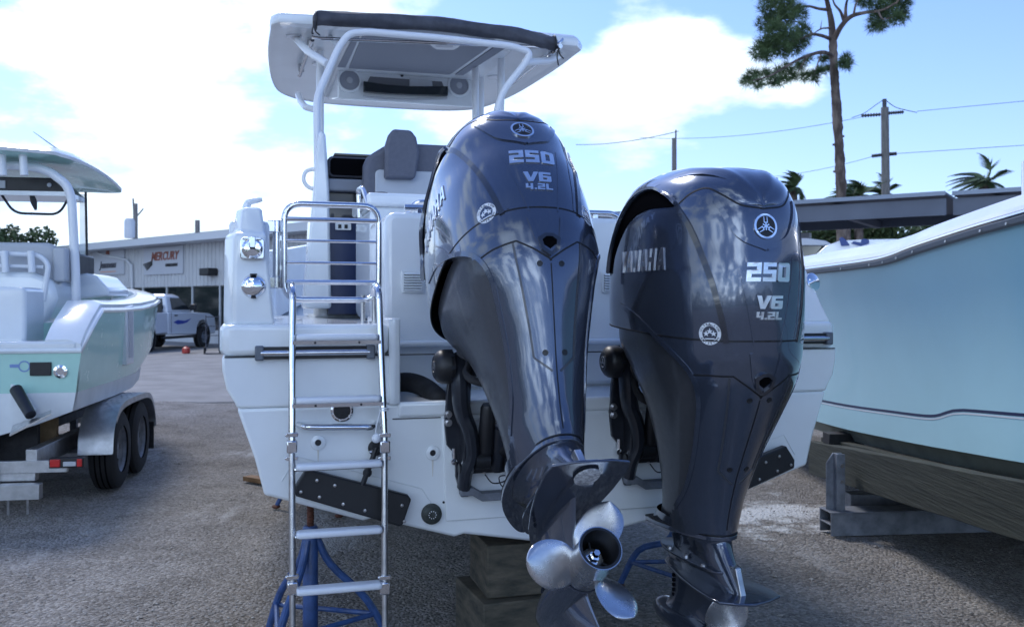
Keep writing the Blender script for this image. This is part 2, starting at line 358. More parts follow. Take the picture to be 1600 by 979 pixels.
# ------------------------------------------------------------------ ground
def gravel_mat():
    m = bpy.data.materials.new('gravel ground'); m.use_nodes = True; t = m.node_tree; b = t.nodes['Principled BSDF']; b.inputs['Roughness'].default_value = .92; b.inputs['Specular IOR Level'].default_value = .25
    def nn(ty, **k):
        n = t.nodes.new(ty)
        for a, c in k.items(): setattr(n, a, c)
        return n
    tc = nn('ShaderNodeTexCoord')
    def noise(sc, det=6, ro=.6):
        n = nn('ShaderNodeTexNoise'); n.inputs['Scale'].default_value = sc; n.inputs['Detail'].default_value = det; n.inputs['Roughness'].default_value = ro; t.links.new(tc.outputs['Object'], n.inputs['Vector']); return n.outputs['Fac']
    def ramp(f, stops):
        r = nn('ShaderNodeValToRGB'); t.links.new(f, r.inputs[0]); e = r.color_ramp.elements
        while len(e) < len(stops): e.new(.5)
        for i, (p, c) in enumerate(stops): e[i].position = p; e[i].color = (*c, 1)
        return r.outputs[0]
    def mix(f, a, c, bt='MIX', fac=None):
        x = nn('ShaderNodeMix', data_type='RGBA', blend_type=bt)
        if f is not None: t.links.new(f, x.inputs['Factor'])
        else: x.inputs['Factor'].default_value = fac
        t.links.new(a, x.inputs['A']); t.links.new(c, x.inputs['B']); return x.outputs['Result']
    v = nn('ShaderNodeTexVoronoi'); v.inputs['Scale'].default_value = 58; v.inputs['Randomness'].default_value = 1; t.links.new(tc.outputs['Object'], v.inputs['Vector'])
    sp = nn('ShaderNodeSeparateColor'); t.links.new(v.outputs['Color'], sp.inputs[0])
    stones = ramp(sp.outputs[0], [(0, (.115, .107, .098)), (.35, (.25, .233, .212)), (.7, (.35, .34, .33)), (1, (.52, .50, .47))])
    dirt = ramp(noise(2.2, 8), [(.35, (.19, .18, .168)), (.65, (.35, .332, .31))])
    base = mix(None, stones, dirt, 'MIX', .45)
    brown = ramp(noise(.45, 7, .62), [(.40, (.80, .76, .71)), (.62, (1.04, 1.03, 1.03))])
    base = mix(None, base, brown, 'MULTIPLY', 1.0)
    dark = ramp(noise(.9, 9, .7), [(.30, (.62, .62, .63)), (.46, (1, 1, 1))])
    base = mix(None, base, dark, 'MULTIPLY', .8)
    # pale limestone dust, worn in streaks
    mp = nn('ShaderNodeMapping'); mp.inputs['Rotation'].default_value = (0, 0, R(30)); mp.inputs['Scale'].default_value = (1.0, .45, 1); t.links.new(tc.outputs['Object'], mp.inputs[0])
    n3 = nn('ShaderNodeTexNoise'); n3.inputs['Scale'].default_value = .9; n3.inputs['Detail'].default_value = 9; n3.inputs['Roughness'].default_value = .68; t.links.new(mp.outputs[0], n3.inputs['Vector'])
    f = nn('ShaderNodeMapRange'); f.inputs['From Min'].default_value = .57; f.inputs['From Max'].default_value = .70; t.links.new(n3.outputs['Fac'], f.inputs['Value'])
    pale = nn('ShaderNodeRGB'); pale.outputs[0].default_value = (.52, .51, .50, 1)
    base = mix(f.outputs[0], base, pale.outputs[0])
    # the chalky spill between the motors and the cradle
    g = nn('ShaderNodeVectorMath', operation='DISTANCE'); t.links.new(tc.outputs['Object'], g.inputs[0]); g.inputs[1].default_value = (1.95, 6.9, 0)
    dn = nn('ShaderNodeMath', operation='MULTIPLY_ADD'); t.links.new(noise(2.6, 9, .7), dn.inputs[0]); dn.inputs[1].default_value = -4.2; t.links.new(g.outputs['Value'], dn.inputs[2])
    f2 = nn('ShaderNodeMapRange'); f2.inputs['From Min'].default_value = -1.45; f2.inputs['From Max'].default_value = -2.0; t.links.new(dn.outputs[0], f2.inputs['Value'])
    chalk = nn('ShaderNodeRGB'); chalk.outputs[0].default_value = (.66, .66, .65, 1)
    base = mix(f2.outputs[0], base, chalk.outputs[0])
    t.links.new(base, b.inputs['Base Color'])
    ad = nn('ShaderNodeMath', operation='MULTIPLY_ADD'); t.links.new(v.outputs['Distance'], ad.inputs[0]); ad.inputs[1].default_value = -.9; t.links.new(noise(18, 8, .7), ad.inputs[2])
    bp = nn('ShaderNodeBump'); bp.inputs['Strength'].default_value = 1.0; bp.inputs['Distance'].default_value = .02; t.links.new(ad.outputs[0], bp.inputs['Height'])
    b2 = nn('ShaderNodeBump'); b2.inputs['Strength'].default_value = .7; b2.inputs['Distance'].default_value = .12; t.links.new(noise(1.3, 6), b2.inputs['Height']); t.links.new(b2.outputs[0], bp.inputs['Normal'])
    t.links.new(bp.outputs[0], b.inputs['Normal'])
    return m
m_gravel = gravel_mat()
from mathutils import noise as mnoise
mb = MB()
def gz(x, y): return 0.022 * mnoise.noise(V(x * .9, y * .9, 0)) + .008 * mnoise.noise(V(x * 4, y * 4, 3)) - (.012 if y < 12 else .003)
xs = [-900, -300, -90, -40] + [-20 + i * .5 for i in range(81)] + [40, 90, 300, 900]
ysg = [-900, -200, -50, -15] + [-6 + i * .5 for i in range(90)] + [60, 120, 300, 900]
vs = [V(x, y, gz(x, y) if -20 < x < 20 and -6 < y < 38 else -.012) for y in ysg for x in xs]; n_ = len(xs)
mb.add(vs, [(j * n_ + i, j * n_ + i + 1, (j + 1) * n_ + i + 1, (j + 1) * n_ + i) for j in range(len(ysg) - 1) for i in range(n_ - 1)])
tag(mb.build('ground', m_gravel, ang=80), 'grey brown gravel yard under the boats', kind='structure')
m_asph = mat('worn asphalt', (.27, .265, .26), .9, var=.22, vscale=1.2, bump=.3, bscale=50, col2=(.20, .195, .19))
mb = MB(); pr = [(-60, 17.5), (-30, 16.6), (-9, 15.2), (-4, 14.9), (2, 14.6), (10, 13.6), (60, 11), (60, 70), (-60, 70)]
pr2 = []
for (x0, y0), (x1, y1) in zip(pr[:6], pr[1:7]):
    for k in range(10): t = k / 10; pr2.append((x0 + (x1 - x0) * t, y0 + (y1 - y0) * t + random.uniform(-.12, .12)))
pr2 += pr[6:]
mb.prism(pr2, XY_ := (lambda u, v, t: V(u, v, t)), -.05, .008); tag(mb.build('road', m_asph), 'grey paved lane between the boats and the building', kind='structure')
# loose stones on the gravel : nobody could count them
mb = MB(); rn = random.Random(11)
ico = [(0, 0, 1), (.9, 0, .3), (.28, .85, .3), (-.73, .53, .3), (-.73, -.53, .3), (.28, -.85, .3), (0, 0, -.4)]
icf = [(0, 1, 2), (0, 2, 3), (0, 3, 4), (0, 4, 5), (0, 5, 1), (6, 2, 1), (6, 3, 2), (6, 4, 3), (6, 5, 4), (6, 1, 5)]
vv, ff = [], []
for k in range(16000):
    D = 3.6 + 9 * rn.random() ** 1.7; px = rn.uniform(-60, 1660); x = (px - 800) / 1450 * D
    s = rn.uniform(.005, .013) * (1.9 if rn.random() < .03 else 1); a = rn.random() * 6.28; z = gz(x, D) if True else 0
    # ground height between grid points
    i0 = int((x + 20) / .5); j0 = int((D + 6) / .5); fx = (x + 20) / .5 - i0; fy = (D + 6) / .5 - j0
    X0, Y0 = -20 + i0 * .5, -6 + j0 * .5
    z = (gz(X0, Y0) * (1 - fx) + gz(X0 + .5, Y0) * fx) * (1 - fy) + (gz(X0, Y0 + .5) * (1 - fx) + gz(X0 + .5, Y0 + .5) * fx) * fy
    o = len(vv); sy = rn.uniform(.6, 1); sz = rn.uniform(.35, .75)
    for p in ico: vv.append((x + (p[0] * cos(a) - p[1] * sy * sin(a)) * s, D + (p[0] * sin(a) + p[1] * sy * cos(a)) * s, z + p[2] * s * sz))
    ff += [tuple(i + o for i in f) for f in icf]
me = bpy.data.meshes.new('gravel_stones'); me.from_pydata(vv, [], ff); me.materials.append(mat('loose stone', (.40, .375, .34), .85, col2=(.16, .14, .12), vscale=45, ctr=(.38, .62)))
o = bpy.data.objects.new('gravel_stones', me); COL.objects.link(o); tag(o, 'loose gravel stones scattered over the yard', 'gravel', kind='stuff')
# ------------------------------------------------------------------ outboard motors
BOAT = Frame((0.203, 3.99, 0.0), R(16.4))
def lerp_rows(rows, n):                              # rows of numbers, smoothed along the first column
    P = [Vector(r) for r in [tuple(x) for x in rows]]
    return P
def crow(rows, k):                                   # Catmull-Rom over plain tuples
    out = []; m = len(rows)
    for i in range(m - 1):
        p1, p2 = rows[i], rows[i + 1]
        p0 = rows[i - 1] if i else tuple(2 * a - b for a, b in zip(p1, p2)); p3 = rows[i + 2] if i + 2 < m else tuple(2 * b - a for a, b in zip(p1, p2))
        for j in range(k):
            t = j / k
            out.append(tuple(.5 * (2 * b + (c - a) * t + (2 * a - 5 * b + 4 * c - d) * t * t + (3 * b - a - 3 * c + d) * t ** 3) for a, b, c, d in zip(p0, p1, p2, p3)))
    out.append(tuple(rows[-1])); return out
NA = 96
def outline(z, rR, rF, w_, rc, nr, nf, crest=0.0, zf=0.0):
    # one level of the body: rear at rR, front at rF, half width w_ at rc; zf lifts the front end
    pts = []
    for k in range(NA):
        a = 2 * pi * k / NA - pi / 2            # k = 0 : rear centre
        c, s_ = cos(a), sin(a)
        if s_ < 0:
            x = w_ * math.copysign(abs(c) ** (2 / nr), c); r = rc + (rR - rc) * abs(s_) ** (2 / nr)
            r += crest * max(0, 1 - abs(x) / (w_ * .9 + 1e-6)) ** 1.0
        else:
            x = w_ * math.copysign(abs(c) ** (2 / nf), c); r = rc - (rc - rF) * abs(s_) ** (2 / nf)
        pts.append(V(x, -r, z + zf * max(0, 1 - max(r, 0) / .8)))
    return pts
#        z     rR    rF     w     rc    nr   nf   crest  zf
COWL = [(.115, .838, -.085, .298, .36, 2.45, 3.0, .000, .05),
        (.22,  .846, -.088, .300, .36, 2.45, 3.0, .000, .05),
        (.35,  .842, -.085, .296, .36, 2.45, 3.0, .002, .045),
        (.46,  .826, -.080, .286, .36, 2.45, 2.9, .004, .035),
        (.55,  .812, -.070, .281, .36, 2.5, 2.8, .006, .02),
        (.605, .798, -.050, .270, .36, 2.5, 2.6, .006, .01),
        (.66,  .772, -.020, .252, .35, 2.5, 2.5, .005, .0),
        (.708, .722, .025,  .222, .34, 2.4, 2.4, .003, .0),
        (.740, .645, .085,  .176, .33, 2.3, 2.2, .0, .0),
        (.758, .520, .165,  .105, .32, 2.1, 2.0, .0, .0),
        (.763, .330, .315,  .004, .32, 2.0, 2.0, .0, .0)]
MID = [(.115,  .838, -.085, .298, .36, 2.45, 3.0, .000, .05),
       (.05,   .830, -.080, .295, .37, 2.45, 3.0, .002, .05),
       (.00,   .818, -.050, .286, .38, 2.4, 2.8, .004, .05),
       (-.05,  .800, .000,  .272, .40, 2.4, 2.6, .008, .04),
       (-.12,  .766, .070,  .248, .41, 2.3, 2.4, .012, .02),
       (-.20,  .722, .120,  .220, .41, 2.2, 2.4, .014, .0),
       (-.30,  .666, .150,  .190, .38, 2.2, 2.4, .016, .0),
       (-.40,  .616, .160,  .165, .36, 2.2, 2.4, .014, .0),
       (-.50,  .580, .150,  .146, .34, 2.1, 2.3, .010, .0),
       (-.57,  .562, .110,  .134, .32, 2.1, 2.1, .006, -.01),
       (-.61,  .556, .050,  .126, .30, 2.1, 2.0, .004, -.02),
       (-.632, .554, .000,  .122, .28, 2.1, 1.8, .002, -.03)]
def body(rows, k): return [outline(*r) for r in crow(rows, k)]
cowl_rings = body(COWL, 6); mid_rings = body(MID, 7)
def bvh_of(ringsets):
    vs, fs = [], []
    for rg in ringsets:
        o = len(vs); n = len(rg[0]); vs += [v for r in rg for v in r]
        for i in range(len(rg) - 1):
            for k in range(n): fs.append((o + i * n + k, o + i * n + (k + 1) % n, o + (i + 1) * n + (k + 1) % n, o + (i + 1) * n + k))
    return BVHTree.FromPolygons(vs, fs)
BV = bvh_of([cowl_rings, mid_rings])
PIV = [V(-.299, -.09, 1.305), V(.434, -.09, 1.313)]
TILT = [R(-36.4), R(0)]; STEER = [R(-.3), R(.5)]
MLOC = [Matrix.Rotation(TILT[i], 4, 'X') @ Matrix.Rotation(STEER[i], 4, 'Z') for i in (0, 1)]
MW = [BOAT.m @ Matrix.Translation(PIV[i]) @ MLOC[i] for i in (0, 1)]
def hit(i, px, py, bv=None):                         # the point of motor i seen at a place in the photograph
    mi = MW[i].inverted(); o = mi @ CAM; d = (mi.to_3x3() @ ray(px, py)).normalized()
    h = (bv or BV).ray_cast(o, d)
    return h[0], h[1]
def seam_pts(i, pix, step=.02):
    pts = [hit(i, *p)[0] for p in pix]; pts = [p for p in pts if p]
    c = catmull(pts, 6); out = []
    for p in c:
        q, n, _, _ = BV.find_nearest(p); out.append((q, n))
    return out
def strip(mb, pn, wid, lift, depth=.004, mirror=False):       # a ribbon that follows the body surface
    m = len(pn); rings = []
    for i, (p, n) in enumerate(pn):
        a = pn[max(i - 1, 0)][0]; b = pn[min(i + 1, m - 1)][0]; d = b - a
        if d.length < 1e-7: continue
        s_ = d.normalized().cross(n).normalized() * wid / 2; u = n * lift; v = n * (-depth)
        rings.append([p - s_ + v, p - s_ + u, p + s_ + u, p + s_ + v])
    if mirror: rings = [[V(-v.x, v.y, v.z) for v in r] for r in rings]
    mb.loft(rings)
def onbody(o, right, up, nrm):                        # maps flat shapes on to the body surface, along -nrm
    o, right, up, nrm = map(Vector, (o, right, up, nrm))
    def fn(u, v, t):
        p = o + right * u + up * v
        h = BV.ray_cast(p + nrm * .3, -nrm)
        if h[0] is None: return p + nrm * t
        return h[0] + h[1] * (t if h[1].dot(nrm) > 0 else -t)
    return fn
def mirror_fn(fn): return lambda u, v, t: (lambda p: V(-p.x, p.y, p.z))(fn(u, v, t))
def tuning_forks(mb, fn, R_, t0, t1):                # three crossed forks in a ring
    for k in range(3):
        a = pi / 2 + k * 2 * pi / 3; ca, sa = cos(a), sin(a)
        def tr(l): return [((x * ca - y * sa) * R_, (x * sa + y * ca) * R_) for x, y in l]
        for poly in ([(-.34, -.05), (-.34, .05), (.3, .05), (.3, -.05)], [(.28, -.19), (.28, .19), (.37, .19), (.37, -.19)],
                     [(.37, .10), (.37, .19), (.80, .17), (.80, .11)], [(.37, -.19), (.37, -.10), (.80, -.11), (.80, -.17)]):
            relief(mb, [tr(poly)], fn, t0 + k * .0002, t1 + k * .0003)
def annulus(r0, r1, n=36): return [[(r1 * cos(2 * pi * k / n), r1 * sin(2 * pi * k / n)) for k in range(n)], [(r0 * cos(-2 * pi * k / n), r0 * sin(-2 * pi * k / n)) for k in range(n)]]
def disc(r, n=36): return [[(r * cos(2 * pi * k / n), r * sin(2 * pi * k / n)) for k in range(n)]]

# rear panel lettering and its places, read off the upright motor
pb, nb = hit(1, 1203, 354)                            # emblem
def frame_at(i, px, py, tilt_up=None):
    p, n = hit(i, px, py)
    if n.dot(MW[i].inverted() @ CAM - p) < 0: n = -n
    up = V(0, 0, 1) - n * n.z; up.normalize(); return p, up.cross(n).normalized(), up, n

def make_engine():
    P = {}                                            # name -> list of (MB, material, parentname, bevel, ang)
    parts = []
    def part(name, mb, m, parent=None, **k): parts.append((name, mb, m, parent, k)); return len(parts) - 1
    # --- upper cowling
    mb = MB(); mb.loft(cowl_rings, caps=(False, True)); cowl = part('cowling', mb, m_eng, ang=60)
    # --- lower body with the arched recess in its flanks
    ARCH = []
    for q in ((669, 478), (670, 440), (682, 415), (702, 401), (730, 397), (754, 411), (769, 440), (779, 480), (789, 530), (796, 580), (799, 630), (797, 680)):
        h = hit(0, *q)[0]
        if h: ARCH.append((-h.y, h.z))
    NRIM = len(ARCH)
    ARCH += [(ARCH[-1][0] - .06, ARCH[-1][1] - .05), (-.3, ARCH[-1][1] - .05), (-.3, ARCH[0][1])]
    def inside(r, z):
        c = False; n = len(ARCH); j = n - 1
        for i in range(n):
            (x0, y0), (x1, y1) = ARCH[i], ARCH[j]
            if (y0 > z) != (y1 > z) and r < (x1 - x0) * (z - y0) / (y1 - y0) + x0: c = not c
            j = i
        return c
    vs = []; 
    rr = body(MID, 14); vs = [v for r in rr for v in r]; fo, fi = [], []
    for i in range(len(rr) - 1):
        for k in range(NA):
            f = (i * NA + k, i * NA + (k + 1) % NA, (i + 1) * NA + (k + 1) % NA, (i + 1) * NA + k)
            c = sum((vs[j] for j in f), V(0, 0, 0)) / 4
            (fi if inside(-c.y, c.z) else fo).append(f)
    mb = MB(); mb.add(vs, fo); mid = part('lower_cover', mb, m_eng, ang=50)
    inner = []
    for r in body(MID, 7):
        inner.append([V(v.x * .90, (v.y + .4) * (.90 if v.y > -.4 else .97) - .4, v.z) for v in r])
    mb = MB(); mb.loft(inner, caps=(True, True)); part('inner_cover', mb, m_engd, ang=50)
    # rim of the arch
    rim = catmull([(0, -r, z) for r, z in ARCH[:NRIM]], 8)
    for sx in (-1, 1):
        pn = []
        for p in rim:
            h = BV.ray_cast(V(sx * .6, p.y, p.z), V(-sx, 0, 0))
            if h[0]: pn.append((h[0], h[1] if h[1].x * sx > 0 else -h[1]))
        mb = MB(); strip(mb, pn, .018, .0035, .03); part('recess_rim', mb, m_eng)
    # --- seams
    up_seam = [V(v.x, v.y, v.z) for v in outline(*COWL[0])]
    pn = []
    for p in up_seam + up_seam[:1]:
        q, n, _, _ = BV.find_nearest(p); pn.append((p, V(p.x, (p.y + .42) * .8, 0).normalized()))
    mb = MB(); strip(mb, pn, .006, .0012); part('cowling_seam', mb, m_groove)
    low = [(965, 543), (1000, 566), (1030, 579), (1065, 584), (1105, 586), (1146, 588), (1170, 605), (1192, 622)]
    lp = [hit(1, *p)[0] for p in low]; lp = [p for p in lp if p]
    pts = []
    for a, b in zip(lp[:-1], lp[1:]):
        for j in range(5):
            q, n, _, _ = BV.find_nearest(a.lerp(b, j / 5)); pts.append((q, n))
    q, n, _, _ = BV.find_nearest(V(0, lp[-1].y, lp[-1].z)); pts.append((q, V(0, -1, 0)))
    pts = [(p, (n if n.dot(V(p.x, p.y + .42, 0)) > 0 else -n)) for p, n in pts]
    inn = [q for q in pts if not inside(-q[0].y, q[0].z)]
    for mr in (False, True): mb = MB(); strip(mb, inn, .006, .0014, mirror=mr); part('cover_seam', mb, m_groove)
    # centre line seam and the arrow shaped rear plate
    def line(pix, mirror, wid, lift, m, name, i=1, centre=False, sharp=False, parent=None, dep=.004, end0=False):
        ps = [hit(i, *p)[0] for p in pix]; ps = [p for p in ps if p]
        if centre: ps = [V(0, p.y, p.z) for p in ps]
        ps = [p for p in ps if p.x <= 0]
        if end0: ps[-1] = V(0, ps[-1].y, ps[-1].z)
        out = []
        dense = []
        if sharp:
            for a, b in zip(ps[:-1], ps[1:]): dense += [a.lerp(b, j / 6) for j in range(6)]
            dense.append(ps[-1])
        else: dense = catmull(ps, 8)
        for p in dense:
            q, n, _, _ = BV.find_nearest(p)
            if n.dot(V(p.x, p.y + .42, .05)) < 0: n = -n
            out.append((q, n))
        for mr in ((False, True) if mirror else (False,)):
            mb = MB(); strip(mb, out, wid, lift, dep, mirror=mr); part(name, mb, m, parent)
    line([(1192, 625), (1180, 660), (1165, 700), (1150, 740), (1142, 765), (1138, 800), (1136, 828)], False, .004, .001, m_groove, 'centre_seam', centre=True)
    # rear plate edges (raised arrow)
    pz = [(1140, 590), (1136, 640), (1128, 700), (1122, 735), (1143, 756)]
    line(pz, True, .007, .003, m_engd, 'arrow_ridge', sharp=True)
    # flank bands : dark raised band from the intake down to the seam
    band = [(1057, 322), (1075, 350), (1094, 392), (1112, 440), (1126, 490), (1132, 520), (1135, 536)]
    line(band, True, .020, .006, m_trimd, 'flank_band')
    # hood : cap with a pointed rear edge
    hood_edge = [(1061, 318), (1080, 302), (1104, 294), (1130, 305), (1158, 320), (1192, 326)]
    ps = [hit(1, *p)[0] for p in hood_edge]; ps = [p for p in ps if p]; ps[-1].x = 0
    line(hood_edge[:-1] + [(1192, 326)], True, .006, .0015, m_groove, 'hood_seam', end0=True)
    # intake openings and their overhanging lips
    lip = [(954, 425), (959, 388), (969, 352), (984, 322), (1002, 304), (1022, 298), (1042, 306), (1057, 320)]
    low_ = [(955, 432), (963, 392), (975, 362), (990, 341), (1010, 329), (1032, 325), (1048, 324), (1057, 322)]
    A = catmull([hit(1, *p)[0] for p in lip if hit(1, *p)[0]], 6); B = catmull([hit(1, *p)[0] for p in low_ if hit(1, *p)[0]], 6)
    n_ = 30
    def resamp(P, n):
        L_ = [0]
        for a, b in zip(P[:-1], P[1:]): L_.append(L_[-1] + (b - a).length)
        out = []
        for k in range(n):
            t = L_[-1] * k / (n - 1); j = 0
            while j < len(P) - 2 and L_[j + 1] < t: j += 1
            d = L_[j + 1] - L_[j]; out.append(P[j].lerp(P[j + 1], (t - L_[j]) / d if d > 0 else 0))
        return out
    A = resamp(A, n_); B = resamp(B, n_)
    for sx in (1, -1):
        rings = []; dk = []; tr = []
        for a, b in zip(A, B):
            row = []
            for t in (0, .25, .5, .75, 1):
                q, n, _, _ = BV.find_nearest(a.lerp(b, t))
                if n.x > 0: n = -n
                row.append((q, n))
            a_, na = row[0]
            out_ = (na + V(0, 0, .25)).normalized()
            dk.append([q + n * .0025 for q, n in row])
            up = V(0, 0, 1)
            tr.append([a_ + na * -.004 + up * .012, a_ + na * .016 + up * .008, a_ + na * .020 - up * .004, a_ + na * .012 - up * .008, a_ + na * -.004 - up * .002])
        if sx < 0:
            dk = [[V(-v.x, v.y, v.z) for v in r] for r in dk]; tr = [[V(-v.x, v.y, v.z) for v in r] for r in tr]
        mb = MB(); mb.loft(dk, closed=False); part('air_intake', mb, m_dark)
        mb = MB(); mb.loft(tr); part('intake_lip', mb, m_eng, ang=50)
    line([(1174, 552), (1176, 575), (1179, 596), (1186, 609), (1195, 616)], True, .012, .005, m_eng, 'scoop_ridge', end0=True)
    # hood : a raised shell over the top with two ridges
    hs = [q for q in (hit(1, *p)[0] for p in [(962, 372), (975, 340), (990, 318), (1010, 303), (1035, 302), (1055, 312), (1068, 308), (1085, 298), (1104, 291), (1130, 301), (1158, 316), (1188, 322)]) if q]
    hs = resamp(catmull(hs, 6), 34); hs = hs + [V(0, hs[-1].y - .004, hs[-1].z)]; cen = V(0, -.35, .30); rr_end = -hs[-1].y
    gridp = []
    for i, a in enumerate(hs):
        u = i / (len(hs) - 1); r_ = .0 + (rr_end - .0) * u ** .8
        h = BV.ray_cast(V(0, -r_, 1.5), V(0, 0, -1)); c = h[0] if h[0] and i < len(hs) - 1 else hs[-1]; row = []
        for j in range(15):
            t = j / 14; q = a.lerp(c, t); d = (q - cen).normalized(); h = BV.ray_cast(cen, d)
            if h[0] is None: row.append(q); continue
            edge = min(1, t / .10) * min(1, (1 - u) / .05 + .25 if u > .9 else 1)
            bump = .004 * edge + .007 * math.exp(-((t - .50) / .12) ** 2) * min(1, u * 3) * min(1, (1 - u) * 5)
            row.append(h[0] + d * (bump + .0005))
        gridp.append(row)
    mb = MB(); full = [r + [V(-v.x, v.y, v.z) for v in reversed(r[:-1])] for r in gridp]; mb.loft(full, closed=False); part('hood', mb, m_eng, ang=50)
    # V shaped crease round the emblem and the two long creases beside it
    line([(1118, 312), (1138, 345), (1160, 372), (1184, 388), (1206, 396)], True, .018, .006, m_eng, 'emblem_crease', dep=.006, end0=True)
    line([(1150, 400), (1162, 450), (1172, 500), (1178, 540)], True, .005, .002, m_eng, 'rear_crease')
    line([(1100, 350), (1118, 395), (1132, 440), (1140, 490), (1146, 530)], True, .006, .0022, m_eng, 'rear_crease')
    # --- emblem, numbers
    p, rt, up, n = frame_at(1, 1203, 354); p.x = 0; rt = V(1, 0, 0); n = V(0, n.y, n.z).normalized(); up = n.cross(rt)
    if up.z < 0: up = -up
    fn = onbody(p, rt, up, n)
    mb = MB(); relief(mb, annulus(.037, .0445), fn, .0, .006); e = part('emblem_ring', mb, m_chrome)
    mb = MB(); relief(mb, disc(.0375), fn, .0, .0035); part('emblem_disc', mb, m_black, parent=e)
    mb = MB(); tuning_forks(mb, fn, .042, .003, .0055); part('tuning_fork_mark', mb, m_chrome, parent=e)
    def lettering(txt, px, py, hgt, name, slant=.12, sx=1.0, side=False, m=m_chrome, i=1, cx0=None):
        p, rt, up, n = frame_at(i, px, py)
        if not side:
            p = V(cx0 if cx0 is not None else 0, p.y, p.z); n = V(0, n.y, n.z).normalized(); rt = V(1, 0, 0); up = n.cross(rt); up = up if up.z > 0 else -up
        w_, wd = word(txt, slant, sx); fn = onbody(p, rt, up, n)
        mb = MB()
        for loops in w_:
            loops = [densify([((x - wd / 2) * hgt, (y - .5) * hgt) for x, y in l], .012) for l in loops]
            relief(mb, loops, fn, .0005, .0045)
        return mb, fn, loops
    for txt, px, py, hg, sx in (('250', 1206, 425, .066, .97), ('V6', 1207, 472, .046, 1.28), ('4.2L', 1208, 493, .027, 1.25)):
        mb, _, _ = lettering(txt, px, py, hg, 'n', sx=sx); part('number_badge', mb, m_letter, ang=20)
    # side name (port as in the photograph, and the other flank)
    p, n = hit(1, 1001, 407)
    n = V(-1, 0, 0); rt = V(0, -1, 0); up = V(0, 0, 1)
    w_, wd = word('YAMAHA', .0, .78, .86)
    for side in (-1, 1):
        fn = onbody(V(side * .28, p.y, p.z), V(0, side, 0), up, V(side, 0, 0)) if side == 1 else onbody(V(-.28, p.y, p.z), V(0, -1, 0), up, V(-1, 0, 0))
        mb = MB()
        for loops in w_:
            loops = [densify([((x - wd / 2) * .082, (y - .5) * .082) for x, y in l], .012) for l in loops]
            relief(mb, loops, fn, .0005, .0045)
        part('side_name', mb, m_letter, ang=20)
    # emission sticker with three stars
    for side in (-1, 1):
        p, n = hit(1, 1109, 521)
        ps = V(p.x * -side, p.y, p.z); nn = V(side * abs(n.x), -abs(n.y), 0).normalized(); rt = V(0, 0, 1).cross(nn)
        fn = onbody(ps, rt, V(0, 0, 1), nn)
        mb = MB(); relief(mb, annulus(.027, .0395), fn, .0004, .0012)
        for sx_, sy_, sr in ((-.013, .002, .011), (.0135, .002, .011), (0, .010, .0115)):
            st = [((sr if q % 2 == 0 else sr * .42) * cos(pi / 2 + q * pi / 5) + sx_, (sr if q % 2 == 0 else sr * .42) * sin(pi / 2 + q * pi / 5) + sy_ - .002) for q in range(10)]
            relief(mb, [st], fn, .0004, .0012)
        mb_ = mb.prism([(-.018, -.016), (.018, -.016), (.015, -.020), (-.015, -.020)], fn, .0004, .0012)
        stk = part('emission_sticker', mb, m_decal)
        tx = MB()
        for txt, a0, sg in (('ULTRA LOW', pi / 2, -1), ('EMISSION', -pi / 2, 1)):
            m_ = len(txt)
            for q, ch in enumerate(txt):
                if ch == ' ': continue
                a = a0 + sg * (q - (m_ - 1) / 2) * .30
                vs_, fs_ = font_mesh(ch, .011, .0, .0003)
                rot = a - pi / 2 if sg < 0 else a + pi / 2
                q_ = [fn(.0332 * cos(a) + v.x * cos(rot) - v.y * sin(rot), .0332 * sin(a) + v.x * sin(rot) + v.y * cos(rot), .0016) for v in vs_]
                tx.add(q_, fs_)
        part('sticker_text', tx, m_engd, parent=stk)
    # --- tell-tale scoop on the rear of the lower cover
    p, rt, up, n = frame_at(1, 1197, 598); p.x = 0; n = V(0, -1, 0)
    fn = onbody(p, V(1, 0, 0), V(0, 0, 1), n)
    mb = MB(); relief(mb, [[(-.040, .020), (-.014, .036), (.014, .036), (.040, .020), (.030, -.020), (0, -.042), (-.030, -.020)], [(-.026, .012), (-.020, -.014), (0, -.030), (.020, -.014), (.026, .012), (.010, .024), (-.010, .024)]], fn, -.002, .012)
    sc_ = part('scoop_rim', mb, m_trimd)
    mb = MB(); relief(mb, [[(-.028, .014), (-.010, .026), (.010, .026), (.028, .014), (.021, -.015), (0, -.032), (-.021, -.015)]], fn, -.002, .003); part('scoop_mouth', mb, m_dark, parent=sc_)
    # screws
    for px, py in ((1181, 629), (1144, 737)):
        p, n = hit(1, px, py)
        for sx in (1, -1):
            xx = -abs(p.x) if px == 1181 else -abs(p.x)
            xx = -.042 if px == 1181 else -.040
            q, nn, _, _ = BV.find_nearest(V(sx * xx, p.y - .02, p.z))
            if nn.y > 0: nn = -nn
            mb = MB(); mb.lathe([(.0, -.002), (.0105, -.002), (.0105, .0018), (.006, .0018), (.005, .0005), (.0, .0005)], q, nn, 14, caps=False); part('screw', mb, m_black)
    q = hit(1, 1108, 828)[0]
    # --- splash skirt and leg down to the plate
    rows = [(-.630, .548, .02, .112, .30, 2.1, 1.8, .0, -.03), (-.655, .552, .09, .086, .34, 2.1, 1.9, .0, -.02), (-.69, .572, .12, .066, .38, 2.2, 2.0, .0, -.01), (-.73, .602, .14, .058, .40, 2.3, 2.0, .0, 0), (-.80, .660, .16, .052, .42, 2.3, 2.0, .0, 0), (-.835, .675, .17, .050, .42, 2.3, 2.0, .0, 0)]
    mb = MB(); mb.loft(body(rows, 4)); leg = part('extension_case', mb, m_eng, ang=50)
    sk = [(0, -.07), (.05, -.03), (.105, .07), (.128, .18), (.128, .30), (.108, .42), (.07, .52), (.03, .555), (0, .56)]
    sk = [(x, r) for x, r in sk] + [(-x, r) for x, r in reversed(sk[1:-1])]
